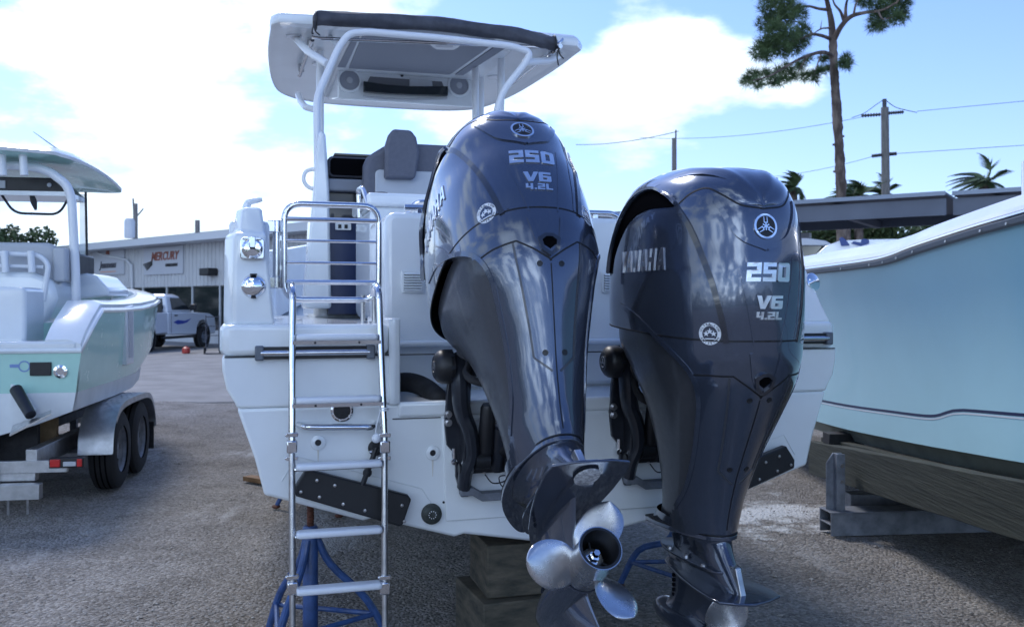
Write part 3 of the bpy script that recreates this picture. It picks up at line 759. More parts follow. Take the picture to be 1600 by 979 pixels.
    pl = [(p.x, p.y) for p in catmull([(x, r, 0) for x, r in sk], 4, closed=True)]
    fz = lambda v: -.634 + .05 * (v - .3) * (1 if v < .3 else 0) - .02 * max(0, .12 - v) / .12
    mb = MB(); mb.prism(pl, lambda u, v, t: V(u, -v, fz(v) + t), -.014, .004); part('splash_flange', mb, m_eng, bevel=.003)
    mb = MB(); mb.prism([(x * 1.003, r * 1.002) for x, r in pl], lambda u, v, t: V(u, -v, fz(v) + t), .004, .009); part('flange_seam', mb, m_groove)
    mb = MB(); mb.box(-.012, .012, -.684, -.640, -.825, -.725); mb.v = [V(v.x, v.y + (v.z + .825) * .42, v.z) for v in mb.v]; part('sacrificial_strip', mb, m_steel2, parent=leg, bevel=.003)
    for y_ in (.22, .36, .50):
        for sx in (-1, 1):
            mb = MB(); mb.lathe([(.009, 0), (.009, .008), (.005, .011)], V(sx * .066, -y_, -.752), V(0, 0, 1), 6); part('bolt', mb, m_steel2, parent=leg)
    def plate(pts, z0, th, sl=0.0):
        c = [(p.x, p.y) for p in catmull([(x, r, 0) for x, r in pts], 5, closed=True)]
        mb = MB(); mb.prism(c, lambda u, v, t: V(u, -v, z0 + sl * (v - .4) + t), 0, th); return mb
    part('spray_plate', plate([(0, .06), (.04, .08), (.080, .20), (.086, .34), (.076, .48), (.05, .585), (-.05, .585), (-.076, .48), (-.086, .34), (-.080, .20), (-.04, .08)], -.760, .010), m_eng, bevel=.002)
    avp = [(0, .08), (.05, .14), (.085, .26), (.112, .40), (.130, .54), (.135, .67), (.125, .725), (.06, .752), (0, .76)]
    avp = avp + [(-x, r) for x, r in reversed(avp[1:-1])]
    av = part('cavitation_plate', MB().prism(avp, lambda u, v, t: V(u, -v, -.832 + .01 * abs(u) / .13 + t), 0, .010), m_eng, bevel=.003)
    mb = MB(); mb.lathe([(.0, 0), (.042, 0), (.042, -.005), (.040, -.0065), (0, -.0065)], V(0, 0, 0), V(0, 0, 1), 28, caps=False)
    mb.v = [V(v.x * .95, v.y * 1.25 - .665, v.z - .8300) for v in mb.v]; part('plate_anode', mb, m_anode, parent=av)
    # strut between plate and torpedo, tapered like a wing
    def foil(z, r0, r1, th, n=24):
        pts = []
        for k in range(n):
            a = 2 * pi * k / n; c = cos(a); t = (1 - c) / 2
            y_ = r0 + (r1 - r0) * t; h = th * (sqrt(max(t, 0)) * 1.8 * (1 - t) + .06 * t) * (1 if sin(a) >= 0 else -1)
            pts.append(V(h, -y_, z))
        return pts
    mb = MB(); mb.loft([foil(-.80, .10, .56, .062), foil(-.87, .13, .50, .056), foil(-.93, .14, .46, .056), foil(-.975, .12, .46, .066), foil(-1.0, .10, .46, .082)])
    gc = part('gearcase_strut', mb, m_eng, ang=60)
    mb = MB(); prof = [(.002, .0), (.022, .012), (.040, .04), (.056, .10), (.064, .18), (.067, .28), (.067, .38), (.065, .46), (.0645, .475), (.060, .475)]
    mb.lathe(prof, V(0, .03, -1.05), V(0, -1, 0), 32); part('torpedo', mb, m_eng, ang=40)
    mb = MB(); mb.loft([foil(-1.10, .08, .44, .040), foil(-1.16, .14, .46, .026), foil(-1.22, .22, .485, .018), foil(-1.255, .29, .50, .012), foil(-1.265, .34, .495, .007)]); part('skeg', mb, m_eng, ang=60)
    # water inlet grille
    for sx in (-1, 1):
        for k in range(5):
            mb = MB(); mb.box(sx * .030 - .012, sx * .030 + .012, -.205, -.192, -.875 - k * .02, -.863 - k * .02); part('inlet_slot', mb, m_dark, parent=gc)
    # --- propeller
    HUB = V(0, -.45, -1.05); AX = V(0, -1, 0)
    mb = MB(); mb.lathe([(.058, 0), (.063, .01), (.0635, .10), (.062, .155), (.066, .185), (.067, .192), (.064, .192), (.056, .17), (.052, .10), (.050, .03), (.0, .03)], HUB, AX, 40, caps=False)
    prop = part('propeller', mb, m_prop, ang=40)
    mb = MB(); mb.lathe([(.0635, .193), (.0560, .193), (.0515, .12), (.0500, .05), (.0, .05)], HUB, AX, 36, caps=False); part('hub_bore', mb, m_black, parent=prop)
    mb = MB(); mb.lathe([(.018, .118), (.018, .140), (.012, .142), (.010, .158), (.0, .159)], HUB, AX, 6, caps=False)
    mb.lathe([(.034, .06), (.036, .100), (.034, .106), (.030, .104), (.030, .116), (.022, .120), (.0, .120)], HUB, AX, 28, caps=False); part('prop_nut', mb, m_chrome, parent=prop)
    for k in range(3):
        a = k * 2 * pi / 3
        mb = MB(); mb.box(-.003, .003, -.11, 0, .03, .054, Matrix.Translation(HUB) @ Matrix.Rotation(a, 4, 'Y')); part('hub_web', mb, m_black, parent=prop)
    def blade(ph):
        # rows from root to tip; chord grows then closes
        top, bot = [], []
        nr, nc = 14, 16; R0, R1 = .056, .205
        for i in range(nr + 1):
            s_ = sin(i / nr * pi / 2); rr_ = R0 + (R1 - R0) * s_
            ch = .155 * sqrt(max(0.0, 1 - max(0, (s_ - .42) / .58) ** 2.4)) if s_ > .42 else .105 + .05 * sin(s_ / .42 * pi / 2)
            ch = max(ch, .004)
            pitch = math.atan(.42 / (2 * pi * max(rr_, .07)))        # helical pitch
            rowt, rowb = [], []
            for j in range(nc + 1):
                c = (j / nc - .5) * ch + .018 * s_
                th_ = .0065 * (1 - .75 * s_) * (1 - (2 * j / nc - 1) ** 2) ** .5 + .0008
                along, ax_ = c * cos(pitch), c * sin(pitch)
                ang_ = along / max(rr_, .05) + ph
                rake = .035 * s_ ** 1.4 + .06
                camb = .010 * (1 - (2 * j / nc - 1) ** 2)
                base = V(sin(ang_) * rr_, -(ax_ * -1) * -1, cos(ang_) * rr_)
                y_ = -(rake + ax_ + camb)
                rowt.append(HUB + V(base.x, y_ - th_, base.z)); rowb.append(HUB + V(base.x, y_ + th_, base.z))
            top.append(rowt); bot.append(rowb)
        mb = MB(); rings = [t + list(reversed(b)) for t, b in zip(top, bot)]; mb.loft(rings); return mb
    return parts, blade, prop

parts_def, blade_fn, prop_idx = make_engine()
BLADE_PH = [(R(24), R(150), R(-92)), (R(6), R(126), R(246))]
def tree_engine(i, label):
    root = empty('outboard_motor', BOAT.m @ PIV[i], BOAT.rz, label, 'outboard motor', 'twin outboard motors on the transom')
    root.matrix_world = BOAT.m @ Matrix.Translation(PIV[i])
    objs = []
    for k, (name, mb, m, par, kw) in enumerate(parts_def):
        if i == 0:
            o = mb.build(name, m, None, **kw); ENG0.append(o)
        else:
            o = ENG0[k].copy(); COL.objects.link(o)
        if par is None: o.parent = root; o.matrix_local = MLOC[i]
        else: o.parent = objs[par]; o.matrix_local = Matrix.Identity(4)
        objs.append(o)
    for ph in BLADE_PH[i]:
        o = blade_fn(ph).build('blade', m_prop, objs[prop_idx], ang=60)
    # --- clamp bracket, fixed to the transom: built upright
    brk(root, MLOC[i], i)
    return root
ENG0 = []
def brk(root, ML, i):
    for sx in (-1, 1):
        fl = [(.115, .02), (.20, .0), (.215, -.10), (.225, -.22), (.215, -.30), (.175, -.34), (.175, -.42), (.150, -.50), (.115, -.50), (.120, -.30)]
        mb = MB(); mb.prism([(x * sx * .93, z * 1.09) for x, z in fl], lambda u, v, t: V(u, t, v), .062, .088)
        b = mb.build('clamp_bracket', m_brk, root, bevel=.004)
        rib = catmull([(sx * .165, .03, .03), (sx * .165, -.02, -.05), (sx * .160, -.02, -.14), (sx * .145, -.005, -.20), (sx * .120, -.01, -.27), (sx * .110, .0, -.36), (sx * .13, .02, -.43), (sx * .135, .04, -.50)], 5)
        mb = MB(); mb.tube(rib, [.040 - .012 * k / len(rib) for k in range(len(rib))], 10, flat=1.4); mb.build('bracket_rib', m_brk, b)
        mb = MB(); mb.prism([(.07, .05), (-.05, .05), (-.07, -.02), (-.045, -.10), (-.03, -.25), (-.015, -.38), (.03, -.50), (.07, -.50)], lambda u, v, t: V(sx * (.125 + t), u, v), 0, .022); mb.build('bracket_web', m_brk, b, bevel=.004)
        for zz, s_ in ((-.20, .012), (-.235, .012)):
            mb = MB(); mb.lathe([(.016, 0), (.016, .006), (.010, .006), (.010, .022), (.0, .022)], V(sx * .195, .062, zz), V(0, -1, 0), 12); mb.build('bolt', m_steel2, b)
        mb = MB(); mb.tube([(sx * .172, .056, -.34), (sx * .172, .056, -.40)], .008, 8); mb.lathe([(.013, 0), (.013, .012), (0, .013)], V(sx * .172, .06, -.395), V(0, -1, 0), 10); mb.build('bolt', m_steel, b)
        mb = MB()
        for zz in (-.275, -.30): mb.lathe([(.008, 0), (.008, .01), (0, .011)], V(sx * .135, -.02, zz), V(0, -1, 0), 8)
        mb.build('rivet', m_steel2, b)
    # tilt tube cap
    mb = MB(); mb.lathe([(.0, .034), (.040, .034), (.046, .031), (.060, .020), (.066, .010), (.069, .0), (.070, -.030), (.066, -.034), (.066, -.042), (.058, -.045), (.0, -.045)], V(-.235, .0, .0), V(-1, 0, 0), 36, caps=False)
    cap = mb.build('tilt_cap', m_black, root, ang=22)
    mb = MB(); relief(mb, annulus(.021, .024), lambda u, v, t: V(-.269 - t, u, v), 0, .0015)
    tuning_forks(mb, lambda u, v, t: V(-.269 - t, u, v), .020, 0, .0015); mb.build('cap_mark', m_steel2, cap)
    for k in range(8):
        a = k * pi / 4; mb = MB(); mb.box(-.210, -.192, -.008, .008, .062, .070, Matrix.Rotation(a, 4, 'X')); mb.build('cap_notch', m_brk, cap)
    mb = MB(); mb.lathe([(.045, -.20), (.045, .21)], V(0, 0, 0), V(1, 0, 0), 20); mb.build('tilt_tube', m_brk, root)
    # swivel bracket : follows the tilt, not the steering
    MT = Matrix.Rotation(TILT[i], 4, 'X')
    mb = MB(); mb.loft([[V(-.085, -.03, .05), V(.085, -.03, .05), V(.085, .05, .0), V(-.085, .05, .0)], [V(-.075, -.13, .02), V(.075, -.13, .02), V(.07, -.10, -.10), V(-.07, -.10, -.10)], [V(-.06, -.20, -.06), V(.06, -.20, -.06), V(.055, -.13, -.22), V(-.055, -.13, -.22)], [V(-.05, -.22, -.30), V(.05, -.22, -.30), V(.045, -.15, -.40), V(-.045, -.15, -.40)], [V(-.045, -.22, -.44), V(.045, -.22, -.44), V(.04, -.16, -.48), V(-.04, -.16, -.48)]])
    sw = mb.build('swivel_bracket', m_brk, root, bevel=.012, rot=MT)
    for sx in (-1, 1):
        mb = MB(); mb.tube(catmull([(sx * .09, -.02, .03), (sx * .115, -.11, -.02), (sx * .118, -.17, -.12), (sx * .095, -.20, -.24), (sx * .07, -.22, -.36)], 5), .020, 8, flat=1.5); mb.build('swivel_arm', m_eng, sw)
        mb = MB(); mb.tube([(sx * .10, -.045, .05), (sx * .105, -.055, -.06)], .010, 8); mb.build('lock_lever', m_steel2, sw)
    # trim cylinders and tilt ram
    for sx in (-1, 1):
        mb = MB(); mb.lathe([(.0, 0), (.028, .004), (.033, .02), (.033, .20), (.026, .215), (.0, .217)], V(sx * .055, -.01, -.36), V(0, -.25, 1), 18); cyl_ = mb.build('trim_cylinder', m_black, root)
        mb = MB(); mb.cyl(V(sx * .055, .0, -.35), V(sx * .055, .015, -.44), .010, 12); mb.build('cylinder_rod', m_steel2, cyl_)
    mb = MB(); mb.lathe([(0, 0), (.036, .003), (.036, .20), (.022, .205), (.0, .205)], V(0, .03, -.43), V(0, -.4, 1), 20); ram = mb.build('tilt_ram', m_brk, root)
    e = MT @ V(0, -.12, -.08); mb = MB(); mb.cyl(V(0, -.04, -.26), e, .012, 12); mb.build('ram_rod', m_steel, ram)
    mb = MB(); mb.cyl(V(-.16, .02, -.42), V(.16, .02, -.42), .022, 14); mb.cyl(V(-.10, -.01, -.385), V(-.04, -.01, -.385), .034, 14); mb.cyl(V(.02, -.02, -.40), V(.08, -.02, -.40), .030, 14); mb.build('lower_shaft', m_black, root)
    mb = MB(); mb.sphere(V(.02, -.015, -.33), .045, 16, (1.1, .8, 1)); mb.lathe([(.026, 0), (.03, .07), (.0, .09)], V(.02, -.02, -.30), V(.3, -.2, 1), 14); mb.build('trim_pump', m_black, root)
    mb = MB(); mb.tube(catmull([(-.06, -.02, -.44), (-.03, -.03, -.475), (.02, -.03, -.47), (.03, -.02, -.45), (0, -.02, -.455), (.01, -.03, -.49), (.05, -.03, -.485)], 5), .0028, 6); mb.build('loose_wire', m_black, root)
    # zinc bar across the foot of the bracket
    mb = MB(); mb.loft([[V(x, y, z) for x, y, z in ((xx, .02, zz), (xx, .06, zz + .004), (xx, .06, zz - .03), (xx, .02, zz - .034))] for xx, zz in ((-.15, -.50), (-.10, -.50), (-.06, -.525), (.06, -.525), (.10, -.50), (.15, -.50))]); mb.build('zinc_bar', m_galv, root, bevel=.003)
    # powerhead hose loops behind the recess
    mb = MB(); mb.tube(catmull([(-.13, -.06, -.02), (-.16, -.08, -.08), (-.15, -.12, -.14), (-.08, -.14, -.18)], 5), .016, 8); mb.tube(catmull([(-.17, -.10, .04), (-.19, -.14, -.03), (-.16, -.20, -.10)], 5), .011, 8); mb.build('rubber_hose', m_rub, root, rot=ML)
tree_engine(0, 'blue grey outboard motor tilted up on the left, silver three-bladed propeller facing the viewer')
tree_engine(1, 'blue grey outboard motor hanging upright on the right, side name fully readable')
# ------------------------------------------------------------------ the white centre console boat
B = empty('motor_boat', BOAT.o, BOAT.rz, 'white centre console boat seen from its stern, ladder and twin outboards on the transom', 'boat')
def by(px, py, v): return BOAT.y(px, py, v)
def rrect(x0, x1, z0, z1, r, n=5):                     # rounded rectangle, 2-D
    pts = []
    for cx, cz, a0 in ((x1 - r, z0 + r, -90), (x1 - r, z1 - r, 0), (x0 + r, z1 - r, 90), (x0 + r, z0 + r, 180)):
        for k in range(n + 1):
            a = R(a0 + 90 * k / n); pts.append((cx + r * cos(a), cz + r * sin(a)))
    return pts
XZ = lambda u, v, t: V(u, t, v)
XY = lambda u, v, t: V(u, v, t)
# lower hull, up to the deck line; sections fair in towards the bow
def hsec(y, top):
    s = max(0, (y - 2.5) / 5.2); k = (1 - s ** 2.2) if s > 0 else 1.0; k = max(k, .01); lift = .9 * s ** 2.5
    P_ = [(0, .527 + lift * .9), (.42, .600 + lift * .8), (.46, .590 + lift * .8), (.80, .690 + lift * .7), (.84, .682 + lift * .7), (1.20, .800 + lift * .5), (1.225, .806 + lift * .5), (1.262, .955 + lift * .4), (1.336, 1.172), (1.367, 1.224), (1.383, 1.30), (1.386, 1.36)]
    P_ = [(x * k, z) for x, z in P_]
    pts = [V(x, y, z) for x, z in P_ if z <= top + .001]; nx = [q for q in P_ if q[1] > top + .001]
    l_ = pts[-1]; xt = l_.x + (nx[0][0] - l_.x) * (top - l_.z) / max(1e-6, nx[0][1] - l_.z) if nx else l_.x
    if top - l_.z > .002: pts.append(V(xt, y, top))
    if len(pts) < 13: pts += [pts[-1]] * 0
    L_ = [V(-p.x, p.y, p.z) for p in reversed(pts[1:])]
    return pts + L_
ys = [0, .02, .6, 1.5, 2.5, 3.5, 4.5, 5.5, 6.3, 6.9, 7.3]
# the bottom part (to the motor well)
mb = MB(); mb.loft([hsec(y, 1.15) for y in (0, .3, .6)]); mb.build('hull_stern', m_gel, B, bevel=.012, ang=40)
mb = MB()
for s in (-1, 1):
    sec = [(.70, 1.151), (1.3285, 1.151), (1.336, 1.172), (1.367, 1.224), (1.383, 1.30), (1.385, 1.354), (.70, 1.354)]
    mb = MB(); mb.prism([(x * s, z) for x, z in sec], XZ, .0, .62); mb.build('quarter_block', m_gel, B, bevel=.01, ang=40)
mb = MB(); mb.loft([hsec(y, 1.355) for y in ys[2:6]], caps=(True, True)); mb.loft([[V(x * max(.01, 1 - (max(0, y - 2.5) / 5.2) ** 2.2), y, z + (.5 if z > 1.3 else .75) * (max(0, y - 3.5) / 4.2) ** 2) for x, z in ((0, .53), (1.2, .8), (1.336, 1.17), (1.385, 1.36), (-1.385, 1.36), (-1.336, 1.17), (-1.2, .8))] for y in (3.5, 4.2, 5, 5.8, 6.5, 7.1, 7.5, 7.65)], caps=(False, True)); mb.build('hull', m_gel, B, ang=40)
# deck lip around both quarters and platform surface
for s in (-1, 1):
    pts = [(.735, -.006), (1.335, -.006), (1.378, .012), (1.394, .06), (1.394, 2.6), (1.37, 3.2), (.9, 3.4), (.735, .62)] if s < 0 else [(.735, -.006), (1.335, -.006), (1.378, .012), (1.394, .06), (1.394, 2.6), (1.37, 3.2), (.9, 3.4), (.735, .62)]
    mb = MB(); mb.prism([(x * s, y) for x, y in pts], XY, 1.356, 1.478); mb.build('swim_platform', m_gel, B, bevel=.022, seg=3)
mb = MB(); mb.box(-1.15, 1.15, .62, 4.2, 1.40, 1.470); mb.build('deck', m_gel, B)
# moulded border of the motor well: stepped frame on the port side and the ledge
for s in (-1, 1):
    mb = MB(); mb.loft([[V(s * x, y, z) for x, y, z in ((.735, -.012, z), (.715, -.020, z), (.690, -.010, z), (.672, .10, z), (.668, .62, z), (.74, .62, z))] for z in (1.15, 1.30, 1.47, 1.50)]); mb.build('well_border', m_gel, B, bevel=.006)
mb = MB(); mb.box(-.70, .70, -.012, .05, 1.095, 1.158); mb.build('transom_ledge', m_gel, B, bevel=.015, seg=3)
mb = MB(); mb.prism([(-.515, 1.085), (-.50, .66), (.50, .66), (.515, 1.085)], XZ, -.010, .0); mb.build('transom_pad', m_gel, B, bevel=.006)
mb = MB(); mb.box(-1.375, 1.375, -.004, .0, 1.349, 1.354); mb.build('lip_seam', m_rub, B)
mb = MB(); mb.box(-.72, -.52, -.003, .0, 1.088, 1.092); mb.build('ledge_seam', m_rub, B)
# coaming block in front of the motors
mb = MB(); cb = rrect(-.66, .70, 1.15, 1.995, .05); mb.prism(cb, XZ, .58, 1.15); co = mb.build('transom_coaming', m_gel, B, bevel=.03, seg=3)
mb = MB(); mb.box(-.72, .76, .50, .62, 1.36, 1.39); mb.build('coaming_step', m_gel, B, bevel=.012)
mb = MB(); mb.box(-.60, -.30, .575, .60, 1.40, 1.93); 
def louver(cx, cz, w_, h_, n):
    mb = MB(); mb.prism(rrect(cx - w_ / 2, cx + w_ / 2, cz - h_ / 2, cz + h_ / 2, .008), XZ, .566, .580); lv = mb.build('vent_louver', m_gel, B, bevel=.002)
    mb = MB(); mb.box(cx - w_ * .40, cx + w_ * .40, .564, .5665, cz - h_ * .40, cz + h_ * .40); mb.build('vent_gap', m_dark, lv)
    for k in range(n):
        z = cz - h_ * .36 + h_ * .72 * k / (n - 1); mb = MB(); mb.box(-w_ * .40, w_ * .40, -.006, .006, -.0022, .0022, Matrix.Translation((cx, .560, z)) @ Matrix.Rotation(R(35), 4, 'X')); mb.build('louver_slat', m_gel, lv)
p = by(645, 440, .57); louver(p.x, p.z, .105, .105, 7)
p = by(956, 441, .57); louver(p.x, p.z, .105, .105, 7)
# rail and clamps on the coaming
mb = MB(); a, b = by(632, 333, .62), by(958, 336, .62)
mb.tube(fillet([V(a.x - .0, .62, 2.02), V(b.x, .62, 2.02), V(b.x + .06, .62, 1.98)], .03), .016, 12); tr = mb.build('transom_rail', m_steel, B)
for xx in (a.x + .07, .0, b.x - .1):
    mb = MB(); mb.box(xx - .014, xx + .014, .605, .635, 1.955, 2.015); mb.build('rail_clamp', m_steel, tr, bevel=.004)
mb = MB(); mb.tube(fillet([V(-.53, .75, 1.99), V(-.49, .75, 2.06), V(-.20, .75, 2.08), V(.1, .75, 2.08)], .07), .014, 10); mb.build('grab_rail', m_steel, B)
# well bottom hose
q = [by(612, 598, .45), by(640, 597, .40), by(665, 606, .30), by(690, 626, .12), by(720, 640, .02)]
hp = catmull(q, 26); mb = MB(); mb.tube(hp, [.040 + (.0045 if k % 2 else -.0015) for k in range(len(hp))], 14); mb.build('corrugated_hose', m_rub, B)
# quarter towers (gunwale ends)
def tower(s):
    def ring(z, x0, x1, y, ch, yb=2.6): # x0 outer, x1 inner
        return [V(s * x1, y, z), V(s * (x0 - ch * .35), y, z), V(s * x0, y + ch, z), V(s * x0, yb, z), V(s * x1, yb, z)]
    r = [ring(1.475, 1.380, 1.182, .035, .12), ring(1.52, 1.380, 1.190, .03, .11), ring(1.70, 1.378, 1.206, .045, .11), ring(1.832, 1.375, 1.217, .055, .11), ring(1.850, 1.345, 1.222, .08, .09), ring(1.935, 1.330, 1.232, .09, .07), ring(1.948, 1.318, 1.24, .10, .06)]
    mb = MB(); mb.loft(r); return mb.build('gunwale_end', m_gel, B, bevel=.012, seg=3, ang=50)
tower(-1)
t2 = MB(); t2.loft([[V(x, y, z) for x, y in ((xi, y0), (xo - .02, y0), (xo, y0 + .1), (xo, 2.6), (xi, 2.6))] for z, xi, xo, y0 in ((1.475, 1.19, 1.388, .02), (1.56, 1.19, 1.36, .05), (1.72, 1.19, 1.31, .10), (1.88, 1.18, 1.27, .16), (1.93, 1.18, 1.25, .18))]); t2.build('gunwale_end', m_gel, B, bevel=.012, seg=3, ang=50)
# topsides forward of the towers
for s in (-1, 1):
    rings = []
    for y in (2.5, 3.2, 4.0, 4.8, 5.6, 6.3, 6.9, 7.3, 7.55, 7.66):
        t = max(0, (y - 2.5) / 5.2); k = max(.01, 1 - t ** 2.2)
        rings.append([V(s * 1.392 * k, y, 1.35 + .5 * (max(0, y - 3.5) / 4.2) ** 2), V(s * 1.395 * k, y, 1.95 + .45 * t * t), V(s * 1.21 * k, y, 1.955 + .45 * t * t), V(s * 1.19 * k, y, 1.40 + .5 * (max(0, y - 3.5) / 4.2) ** 2)])
    mb = MB(); mb.loft(rings); mb.build('topside', m_gel, B, bevel=.01, ang=50)
for bx in ((-1.36, -1.20, .18, 2.6, 1.46, 1.90), (1.20, 1.36, .25, 2.6, 1.46, 1.88)): mb = MB(); mb.box(*bx); mb.build('gunwale_liner', m_gel, B, bevel=.02)
# cleat horn on top of the port tower
mb = MB(); c = by(392, 318, .2); mb.tube(catmull([V(c.x - .02, .2, 1.94), V(c.x - .01, .2, 1.975), V(c.x + .02, .2, 1.985), V(c.x + .045, .2, 1.99)], 5), [.018, .017, .017, .016, .015, .015, .014, .014, .013, .013, .012, .012, .011, .010, .009, .008], 8); mb.build('pop_up_cleat', m_gel, B)
# fittings on the tower face
def face_fit(px, py, y):
    p = by(px, py, y); return p
p = face_fit(394, 389, .05)
mb = MB(); mb.prism(rrect(p.x - .046, p.x + .046, p.z - .040, p.z + .040, .010), XZ, .018, .050); f = mb.build('shore_power_inlet', m_chrome, B, bevel=.003)
mb = MB(); mb.lathe([(0, .03), (.030, .028), (.040, .016), (.041, 0)], V(p.x, .020, p.z + .0), V(0, -1, 0), 28, caps=False); mb.build('inlet_lid', m_chrome, f)
mb = MB(); mb.box(p.x - .035, p.x + .035, .0, .020, p.z + .034, p.z + .044); mb.box(p.x - .012, p.x + .012, -.016, .006, p.z + .0, p.z + .046); mb.build('lid_hinge', m_chrome, f, bevel=.003)
mb = MB(); mb.box(p.x - .011, p.x + .011, -.019, -.014, p.z - .004, p.z + .004); mb.build('hinge_shadow_gap', m_black, f)
p = face_fit(396, 447, .045)
mb = MB(); mb.lathe([(.047, -.012), (.048, 0), (.042, .010), (.036, .016), (.030, .020), (.0, .022)], V(p.x, .035, p.z), V(0, -1, .05), 36); f = mb.build('fuel_fill_cap', m_chrome, B)
mb = MB(); mb.box(p.x - .014, p.x + .014, .012, .03, p.z + .043, p.z + .049); mb.box(p.x - .010, p.x + .010, .016, .03, p.z - .048, p.z - .042); mb.build('cap_tab', m_black, f, bevel=.002)
p = by(1268, 441, .10)
mb = MB(); mb.lathe([(.045, 0), (.044, .012), (.034, .018), (.0, .022)], V(p.x, .10, p.z), V(.3, -1, .3), 32); mb.build('fuel_fill_cap', m_chrome, B)
# small hatch catch at the tower foot, deck fittings
for px, py in ((433, 499), (462, 500), (556, 493)):
    q = BOAT.z(px, py, 1.482); mb = MB(); mb.lathe([(.028, 0), (.028, .004), (.018, .006), (0, .006)], q, V(0, 0, 1), 20, caps=False); mb.build('deck_fitting', m_steel2, B)
# rub rails on the quarters
def rub(px0, px1, py0, py1, side):
    a, b = by(px0, py0, -.004), by(px1, py1, -.004); z = (a.z + b.z) / 2
    x0, x1 = (min(a.x, b.x), max(a.x, b.x))
    mb = MB(); mb.box(x0, x1, -.030, -.001, z - .024, z + .024); r_ = mb.build('rub_rail', m_black, B, bevel=.004)
    mb = MB(); mb.tube([V(x0 + .005, -.033, z), V(x1 - .005, -.033, z)], .0115, 12); mb.build('rail_insert', m_steel, r_)
    for xx in (x0, x1):
        mb = MB(); mb.box(xx - .017, xx + .017, -.042, -.001, z - .029, z + .029); mb.build('rail_end_cap', mat('grey plastic', (.12, .14, .17), .4), r_, bevel=.006)
rub(405, 578, 551, 549, -1); rub(1205, 1290, 531, 526, 1)
# through hull light, grab bar, drains, zinc, bolts
p = by(534, 641, 0)
mb = MB(); mb.lathe([(.045, 0), (.045, .006), (.038, .012), (.034, .012), (.034, .006), (0, .006)], p, V(0, -1, 0), 36, caps=False); f = mb.build('underwater_light', m_chrome, B)
mb = MB(); mb.lathe([(.034, .0062), (.033, .010), (0, .011)], p, V(0, -1, 0), 30, caps=False); mb.build('light_lens', m_glass, f)
for k in range(6):
    a = k * pi / 3 + .3; mb = MB(); mb.lathe([(.0035, 0), (.0035, .0135), (0, .014)], p + V(.040 * cos(a), 0, .040 * sin(a)), V(0, -1, 0), 8); mb.build('screw', m_steel2, f)
a, b = by(466, 665, 0), by(588, 664, 0)
mb = MB(); mb.tube(fillet([V(a.x, .0, a.z + .006), V(a.x + .02, -.05, a.z), V(b.x - .02, -.05, b.z), V(b.x, 0, b.z + .006)], .03), .013, 12); mb.build('grab_bar', m_steel, B)
for px, py in ((497, 691), (676, 707)):
    p = by(px, py, -.002); mb = MB(); mb.lathe([(.030, 0), (.029, .005), (.014, .009), (.012, .004), (0, .003)], p, V(0, -1, 0), 28, caps=False); f = mb.build('drain_fitting', m_gel, B)
    mb = MB(); mb.lathe([(.012, .0045), (0, .0046)], p, V(0, -1, 0), 20, caps=False); mb.build('drain_hole', m_black, f)
p = by(674, 802, -.002)
m_cop = mat('weathered bronze', (0.075, 0.085, 0.080), .55, metal=.6, var=.5, vscale=30)
mb = MB(); mb.lathe([(.043, 0), (.041, .016), (.028, .024), (0, .025)], p, V(0, -1, 0), 36); f = mb.build('transducer', m_cop, B)
for k in range(10):
    a = k * pi / 5; mb = MB(); mb.lathe([(.0022, .02), (.0022, .0262), (0, .0265)], p + V(.015 * cos(a), 0, .015 * sin(a)), V(0, -1, 0), 6); mb.build('rivet', m_decal, f)
for px, py in ((693, 784), (948, 763)):
    p = by(px, py, -.001); mb = MB(); mb.lathe([(.005, 0), (.005, .003), (0, .003)], p, V(0, -1, 0), 12); mb.build('screw_hole', m_black, B)
# hull chine insert line beside the tab (moulded recess)
def tab(s):
    poly = [(1.110, .812), (1.112, .850), (1.068, .915), (.668, .790), (.655, .772), (.690, .672), (.705, .668)]
    poly = [(x * s, z) for x, z in poly]
    mb = MB(); mb.prism(poly, XZ, -.075, -.035); t = mb.build('trim_tab', m_black, B, bevel=.006)
    dots = [(465 + 27, 758), (490, 741 + 7), (520, 757), (500, 775), (535, 785), (570, 797), (628, 790), (632, 815)]
    for px, py in ((470, 768), (495, 750), (523, 758), (499, 776), (536, 787), (570, 797), (628, 789), (632, 814)):
        q = by(px, py, -.075); q.x = -abs(q.x)
        mb = MB(); mb.lathe([(.0075, 0), (.006, .005), (0, .006)], V(-s * q.x, q.y, q.z), V(0, -1, 0), 10); mb.build('bolt', m_steel2, t)
tab(-1); tab(1)
a, b, c_ = by(588, 700, -.03), by(574, 738, -.05), by(566, 758, -.07)
mb = MB(); mb.lathe([(.0, 0), (.030, .002), (.032, .02), (.022, .03), (0, .031)], V(a.x, 0, a.z), V(0, -1, 0), 24); f = mb.build('tab_actuator', m_black, B)
mb = MB(); mb.tube([a, c_], .011, 10); mb.sphere(b, .019, 10); mb.build('actuator_rod', m_black, f)
mb = MB(); mb.lathe([(.006, 0), (.005, .004), (0, .004)], V(a.x - .022, -.028, a.z - .012), V(0, -1, 0), 8); mb.build('screw', m_steel, f)
# moulding line under the deck, tab recess line
for s in (-1, 1):
    ln = [V(-s * -1 * x, -.001, z) for x, z in ((-.40, .86), (-.56, .90), (-.98, 1.0))] if 0 else None
